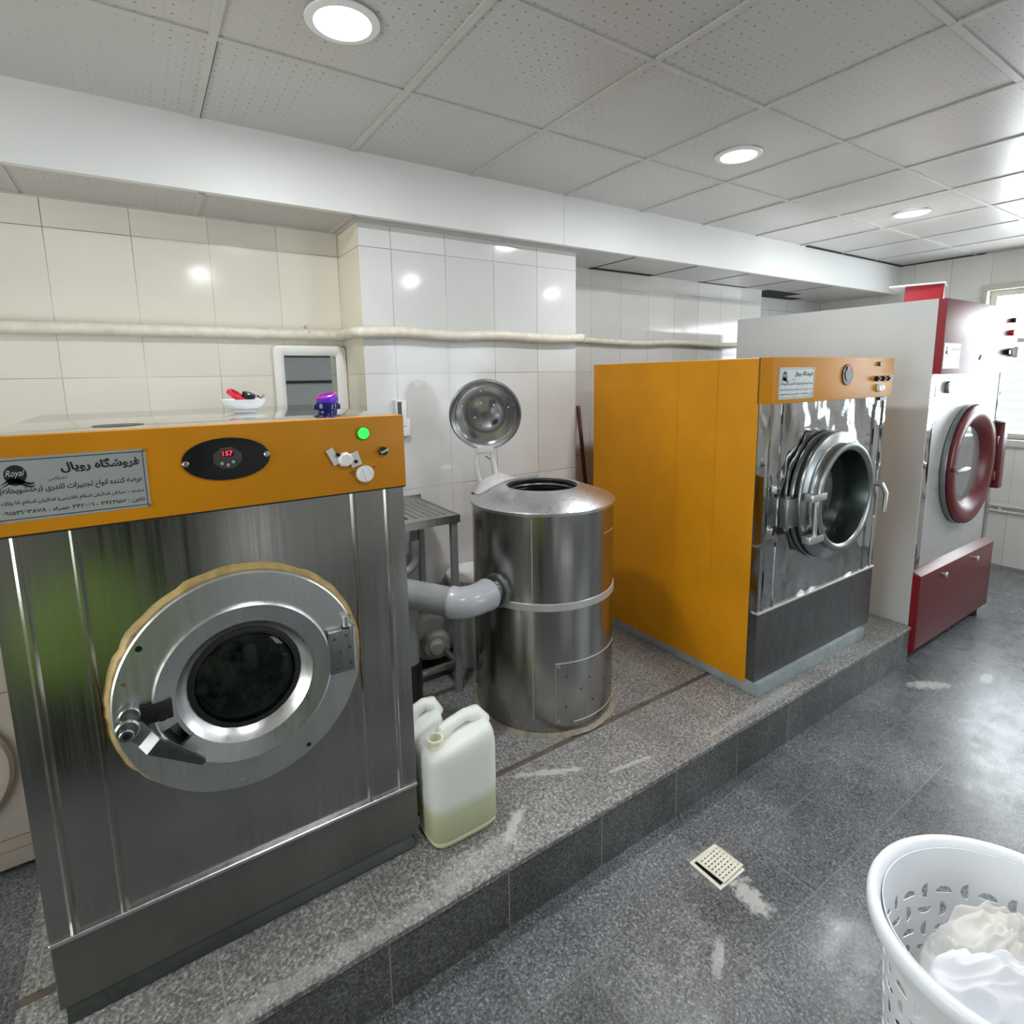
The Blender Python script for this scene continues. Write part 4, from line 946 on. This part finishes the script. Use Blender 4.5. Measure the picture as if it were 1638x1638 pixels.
# ------------------------------------------------------------------ laundry basket
BC = Vector((1.413, .256, 0)); BH = .60; BA = -.26
bk = thing('laundry_basket', (1.413, .256, 0), 'tall round white plastic laundry basket with half-moon holes', 'laundry basket')
def bpos(u, z, extra=0.):
    # u in 0..1 around, oval cross-section growing towards the rim
    t = z/BH; ra = .205+.034*t+.006*t*t+extra; rb = .180+.033*t+.006*t*t+extra
    a = 2*PI*u; x = ra*math.cos(a); y = rb*math.sin(a)
    return Vector((BC.x+x*math.cos(BA)-y*math.sin(BA), BC.y+x*math.sin(BA)+y*math.cos(BA), z))
b = MB(); NU, NV = 30, 9; z0, z1 = .05, .50
for i in range(NU):
    for j in range(NV):
        u0, v0 = i/NU, z0+(z1-z0)*j/NV; du, dv = 1/NU, (z1-z0)/NV
        vert = (i+j) % 2 == 0; flip = ((i+j)//2) % 2 == 0 if False else (i % 2 == 0)
        m_ = 16; outp = []; inp = []
        for k in range(m_):
            a = 2*PI*(k+.5)/m_; ca, sa = math.cos(a), math.sin(a); s_ = 1/max(abs(ca), abs(sa))
            outp.append((.5+.5*ca*s_, .5+.5*sa*s_))
            # half moon: flat on one side
            if vert: hx_, hy_ = (.34*ca, .40*sa); hx_ = hx_ if (hx_ > 0) == flip else hx_*.05; inp.append((.5+hx_+(-.14 if flip else .14), .5+hy_))
            else: hx_, hy_ = (.42*ca, .34*sa); fl2 = (j % 2 == 0); hy_ = hy_ if (hy_ > 0) == fl2 else hy_*.05; inp.append((.5+hx_, .5+hy_+(-.14 if fl2 else .14)))
        ov = [b.bm.verts.new(bpos(u0+du*p, v0+dv*q)) for p, q in outp]; iv = [b.bm.verts.new(bpos(u0+du*p, v0+dv*q)) for p, q in inp]
        for k in range(m_): b.bm.faces.new([ov[k], ov[(k+1) % m_], iv[(k+1) % m_], iv[k]])
        # square corners
        for kc, (cx_, cy_) in ((1, (1, 1)), (5, (0, 1)), (9, (0, 0)), (13, (1, 0))):
            c_ = b.bm.verts.new(bpos(u0+du*cx_, v0+dv*cy_)); b.bm.faces.new([ov[kc], c_, ov[kc+1]])
NS = 96
def strip(za, zb, ea=0., eb=0.):
    A = [b.bm.verts.new(bpos(k/NS, za, ea)) for k in range(NS)]; B = [b.bm.verts.new(bpos(k/NS, zb, eb)) for k in range(NS)]
    for k in range(NS): b.bm.faces.new([A[k], A[(k+1) % NS], B[(k+1) % NS], B[k]])
strip(.0, .05); strip(.50, .585)
bmesh.ops.remove_doubles(b.bm, verts=b.bm.verts, dist=.0003)
bmesh.ops.recalc_face_normals(b.bm, faces=b.bm.faces)
bmesh.ops.solidify(b.bm, geom=list(b.bm.faces), thickness=.0018)
b.build('wall', 'basket', bk, 'openwork white plastic wall', ang=.5)
b = MB()
for (za, ea), (zb, eb) in zip([(.54, .001), (.575, .004), (.594, .010), (.600, .018), (.598, .027), (.588, .032), (.570, .033), (.562, .031), (.575, .026), (.585, .016), (.57, .006)], [(.575, .004), (.594, .010), (.600, .018), (.598, .027), (.588, .032), (.570, .033), (.562, .031), (.575, .026), (.585, .016), (.57, .006), (.54, .001)]): strip(za, zb, ea-.002, eb-.002)
bmesh.ops.remove_doubles(b.bm, verts=b.bm.verts, dist=.0002)
b.build('rim', 'basket', bk, 'thick rolled rim', ang=1.2)
b = MB(); vs = [b.bm.verts.new(bpos(k/NS, .006)) for k in range(NS)]; b.bm.faces.new(vs); bmesh.ops.solidify(b.bm, geom=list(b.bm.faces), thickness=.004); b.build('bottom', 'basket', bk)

# crumpled sheets in the basket
def sheet(name, cx, cy, rx, ry, zb, hgt, rot, seed, mat, label, folds=7., freq=3.2):
    b = MB(); n = 110; g = {}
    for i in range(n+1):
        for j in range(n+1):
            # disc mapping
            u, v = i/n*2-1, j/n*2-1
            uu = u*math.sqrt(1-v*v/2); vv = v*math.sqrt(1-u*u/2); r = math.hypot(uu, vv)
            p = Vector((uu*1.5+seed, vv*1.5, seed*.7))
            wx = noise.noise(p*1.4)*.9; wy = noise.noise(p*1.4+Vector((5, 3, 1)))*.9
            ang = seed*1.7
            s1 = uu*math.cos(ang)+vv*math.sin(ang)+wx*.55; s2 = -uu*math.sin(ang)+vv*math.cos(ang)+wy*.55
            fold = (1-math.sqrt(math.sin(s1*folds+1.2*noise.noise(Vector((s2*1.3, seed, 2))))**2+.02))*.050+(1-math.sqrt((noise.noise(Vector((s1*freq*.8, s2*freq*.3, seed)))*2.0)**2+.02))*.045+(1-math.sqrt(math.sin(s2*folds*1.7+2.2*s1+1.6*noise.noise(Vector((s1*1.7, s2*.8, seed+8))))**2+.01))*.024*(.5+.5*noise.noise(Vector((s1*2, s2*2, seed+11))))*1.6
            z = zb+hgt*(1-r**2.2)+fold*(1-.4*r)*hgt/.10-(.10*max(0, r-.8)/.2)
            x = uu*rx; y = vv*ry
            X = cx+x*math.cos(rot)-y*math.sin(rot); Y = cy+x*math.sin(rot)+y*math.cos(rot)
            # keep inside the basket wall
            dx, dy = X-BC.x, Y-BC.y; q = math.hypot(dx/.212, dy/.19)
            if q > 1: X = BC.x+dx/q; Y = BC.y+dy/q; z -= .03*(q-1)
            g[i, j] = b.bm.verts.new((X, Y, z))
    for i in range(n):
        for j in range(n): b.bm.faces.new([g[i, j], g[i+1, j], g[i+1, j+1], g[i, j+1]])
    o = b.build(name, mat, ang=3)
    o.modifiers.new('s', 'SOLIDIFY').thickness = .002
    return tag(o, label, 'laundry', 'white sheets in the laundry basket')
sheet('crumpled_sheet', BC.x+.0, BC.y+.0, .20, .18, .385, .06, .3, 1.3, 'cloth', 'cream-white crumpled sheet lowest in the laundry basket, around its edge', 6, 2.6)
sheet('crumpled_sheet', BC.x+.07, BC.y+.02, .160, .120, .425, .075, -.6, 4.1, 'cloth', 'off-white crumpled sheet piled at the back right in the laundry basket', 7, 3.)
sheet('crumpled_sheet', BC.x-.075, BC.y-.005, .15, .085, .46, .07, -.75, 7.7, 'cloth2', 'brightest white folded sheet on top of the laundry, front left', 4, 2.)

# ------------------------------------------------------------------ wall pipe
def wobble(pts, amp, seed):
    out = []
    for k, p in enumerate(pts): out.append(Vector(p)+Vector((0, 0, amp*noise.noise(Vector((k*.37, seed, 0))))))
    return out
P = []
for k in range(26): P.append((-2.15+k*(2.99/25), YL-.033, 1.988))
P += [(.870, YL-.034, 1.986), (.886, YL-.05, 1.985), (.888, YL-.10, 1.985), (.888, YP+.05, 1.985), (.889, YP-.02, 1.984), (.900, YP-.033, 1.984), (.93, YP-.034, 1.983)]
for k in range(1, 14): P.append((.93+k*1.30/13, YP-.034, 1.983+.004*math.sin(k)))
P += [(2.27, YP-.030, 1.988), (2.294, YP-.02, 1.99), (2.297, YP+.04, 1.99), (2.297, YR-.10, 1.995), (2.300, YR-.045, 1.998), (2.33, YR-.034, 2.0)]
b = MB(); rad = [.0265+.002*noise.noise(Vector((k*.8, 0, 0))) for k in range(len(P))]
b.tube(wobble(P, .005, 2.), rad, 14)
P2 = [(2.33+k*2.14/16, YR-.034, 2.004+.006*math.sin(k*.8)) for k in range(17)]
b.tube(wobble(P2, .004, 5.), .023, 14)
tag(b.build('water_pipe', 'creampipe', ang=1.5), 'lumpy cream-painted pipe running along the back wall', 'pipe')
b = MB(); b.tube([(BX1-.03, 1.75, .55), (BX1-.03, .2, .545)], .018, 12); b.tube([(BX1-.03, 1.75, .50), (BX1-.03, .2, .495)], .012, 10)
for y in (1.6, .9, .3): b.box(BX1-.04, BX1, y-.01, y+.01, .49, .565)
tag(b.build('water_pipe', 'pipec', ang=1.5), 'thin pale pipe along the far wall under the window', 'pipe')

# ------------------------------------------------------------------ mirror, wall box, broom, jar, bowl
mr = thing('wall_mirror', (.742, YL, 1.30), 'white plastic framed mirror hanging on the cream wall', 'mirror')
def mfr(b, x0, x1, z0, z1, w, y, d):
    # rounded frame
    def rr(x0, x1, z0, z1, r, n=6):
        pts = []
        for cx, cz, a0 in ((x1-r, z1-r, 0), (x0+r, z1-r, PI/2), (x0+r, z0+r, PI), (x1-r, z0+r, 1.5*PI)):
            for k in range(n+1): a = a0+PI/2*k/n; pts.append((cx+r*math.cos(a), cz+r*math.sin(a)))
        return pts
    loops = [(rr(x0, x1, z0, z1, .03), y), (rr(x0+.003, x1-.003, z0+.003, z1-.003, .028), y-d*.8), (rr(x0+w*.35, x1-w*.35, z0+w*.35, z1-w*.35, .022), y-d), (rr(x0+w*.8, x1-w*.8, z0+w*.8, z1-w*.8, .01), y-d*.7), (rr(x0+w, x1-w, z0+w, z1-w, .006), y-d*.3)]
    V = [[b.bm.verts.new((p[0], yy, p[1])) for p in L] for L, yy in loops]
    for A, B in zip(V, V[1:]):
        n = len(A)
        for k in range(n): b.bm.faces.new([A[k], A[(k+1) % n], B[(k+1) % n], B[k]])
b = MB(); mfr(b, .560, .922, 1.30, 1.935, .052, YL-.006, .024); b.build('frame', 'frame', mr)
b = MB(); b.box(.605, .877, YL-.013, YL-.006, 1.345, 1.89); b.build('mirror_glass', 'mirror', mr, 'silvered glass')
b = MB(); b.tube([(.735, YL-.012, 1.93), (.730, YL-.066, 2.0), (.728, YL-.010, 2.03)], .0022, 6); b.build('hanging_cord', 'whiteg', mr)
b = MB(); b.cyl((.728, YL, 2.03), .006, .02, (0, -1, 0), 10); b.build('nail', 'bolt', mr)

wb = thing('wall_dispenser', (1.10, YP, 1.49), 'narrow white box with a dark slot on the grey-white pillar', 'dispenser')
b = MB(); b.box(1.062, 1.118, YP-.035, YP, 1.52, 1.655, .004); b.box(1.088, 1.136, YP-.03, YP, 1.47, 1.56, .003); b.build('box', 'white', wb)
b = MB(); b.box(1.068, 1.090, YP-.037, YP-.034, 1.575, 1.645); b.build('slot', 'led_glass', wb)

b = MB(); b.tube([(2.60, YR-.022, 1.545), (2.40, 2.60, .245)], .014, 12)
br = b.build('broom_stick', 'maroon', ang=1.2); tag(br, 'dark red broom stick leaning beside the orange cabinet', 'broom')

bw = Vector((.292, 2.08, ZT))
b = MB(); b.lathe([(0, .001), (.034, .001), (.036, .004), (.034, .008), (.055, .018), (.068, .034), (.072, .046), (.069, .046), (.063, .034), (.05, .020), (0, .014)], bw, seg=48)
tag(b.build('dish', 'porc'), 'small white porcelain dish on top of the left washer', 'dish')
b = MB(); R_ = Matrix.Rotation(.6, 3, 'Y') @ Matrix.Rotation(.3, 3, 'X'); c = bw+Vector((-.028, -.005, .055)); q = R_ @ Vector((0, 0, 1))
b.lathe([(.022, 0), (.030, 0), (.031, .010), (.029, .014), (.022, .014), (.021, 0)], c, q, 24); tag(b.build('bottle_cap', 'redpl'), 'red plastic ring cap in the porcelain dish', 'cap')
b = MB(); c = bw+Vector((.012, 0, .046)); b.cyl(c, .022, .022, (.3, -.2, .9), 14, bev=.003); tag(b.build('bottle_cap', 'black'), 'black plastic cap in the porcelain dish', 'cap')
b = MB(); b.tube([bw+Vector((.03, 0, .05)), bw+Vector((.045, .01, .056)), bw+Vector((.052, -.005, .048)), bw+Vector((.066, .0, .058))], .004, 8); tag(b.build('metal_clip', 'alud'), 'small grey metal clip in the porcelain dish', 'clip')
jr = Vector((.487, 1.775, ZT))
j = thing('glass_jar', jr, 'dark blue jar with a tilted violet lid on the left washer', 'jar')
b = MB(); b.lathe([(0, .001), (.029, .001), (.030, .004), (.029, .010), (.034, .014), (.036, .028), (.034, .036), (.030, .037), (0, .034)], jr, seg=32); b.box(jr.x-.041, jr.x-.033, jr.y-.006, jr.y+.006, jr.z+.014, jr.z+.030, .002); b.box(jr.x+.033, jr.x+.041, jr.y-.006, jr.y+.006, jr.z+.014, jr.z+.030, .002); b.build('jar_body', 'navy', j)
q = Vector((-.25, -.15, 1)).normalized()
b = MB(); b.lathe([(0, 0), (.031, 0), (.033, .006), (.031, .018), (.026, .020), (0, .018)], jr+Vector((.003, 0, .037)), q, 32); b.build('lid', 'purple', j, 'violet lid')
b = MB(); b.lathe([(.030, 0), (.031, .003), (.027, .006), (.025, .003), (.030, 0)], jr+Vector((.0, 0, .0555)), q, 32); b.build('lid_rim', 'pink', j)

# ------------------------------------------------------------------ small washing machine at the far left
wm = thing('washing_machine', (-.74, 2.75, 0), 'pale household front loader half hidden at the left edge', 'washing machine')
b = MB(); b.box(-1.04, -.44, 2.47, 2.93, .03, .85, .012, 3); b.build('cabinet', 'washer', wm)
b = MB(); b.box(-1.035, -.445, 2.4695, 2.4725, .147, .150); b.box(-1.035, -.445, 2.4695, 2.4725, .10, .102); b.box(-1.035, -.445, 2.4695, 2.4725, .698, .702); b.build('panel_gap', 'gasket', wm)
b = MB(); b.lathe([(.20, 0), (.232, 0), (.235, .010), (.225, .022), (.20, .024), (.17, .016), (.15, .004)], (-.735, 2.47, .44), (0, -1, 0), 64); dr = b.build('door', 'washer', wm)
b = MB(); b.lathe([(.229, .004), (.238, .006), (.237, .014), (.228, .018)], (-.735, 2.47, .44), (0, -1, 0), 64); b.build('door_ring', 'washerring', dr)
b = MB(); b.lathe([(0, .02), (.08, .016), (.16, .006)], (-.735, 2.47, .44), (0, -1, 0), 48); b.build('door_glass', 'glassdark', dr)
for x, y in ((-.98, 2.53), (-.5, 2.53), (-.98, 2.88), (-.5, 2.88)):
    b = MB(); b.cyl((x, y, 0), .025, .032, seg=12); b.build('foot', 'rubber', wm)

# unseen things added for reflections in the washer front; bin stands in for photographer
bn = thing('added_bin', (-.32, -.05, 0), 'unseen black bin beside the photographer, added for its reflection in the washer front', 'bin')
b = MB(); b.lathe([(0, .001), (.22, .001), (.25, .42), (.262, .425), (.262, .45), (.245, .45), (.215, .02), (0, .02)], (-.32, -.05, 0), seg=40, ex=1.15, ey=.9); b.build('bin_body', 'black', bn)
b = MB(); b.lathe([(0, .36), (.23, .40), (.255, .50), (.25, .62), (.21, .76), (.14, .88), (.06, .93), (0, .94)], (-.32, -.05, 0), seg=48, ex=1.15, ey=.85)
for v in b.bm.verts:
    if v.co.z > .48: v.co += Vector((noise.noise(v.co*5), noise.noise(v.co*5+Vector((3, 0, 0))), noise.noise(v.co*5+Vector((0, 7, 0)))))*.045
tag(b.build('added_green_heap', 'added_green', ang=2), 'green heap in the black bin, added for its reflection in the washer front', 'laundry')
b = MB(); b.lathe([(0, .001), (.14, .001), (.17, .10), (.17, .5), (.15, .75), (.08, .86), (.04, .90), (.07, .97), (0, .95)], (.55, -1.0, 0), seg=40)
for v in b.bm.verts: v.co += Vector((noise.noise(v.co*6), noise.noise(v.co*6+Vector((3, 0, 0))), 0))*.03
tag(b.build('added_sack', 'cloth2', ang=2), 'tall white sack behind the photographer, added for its reflection in the washer front', 'sack')
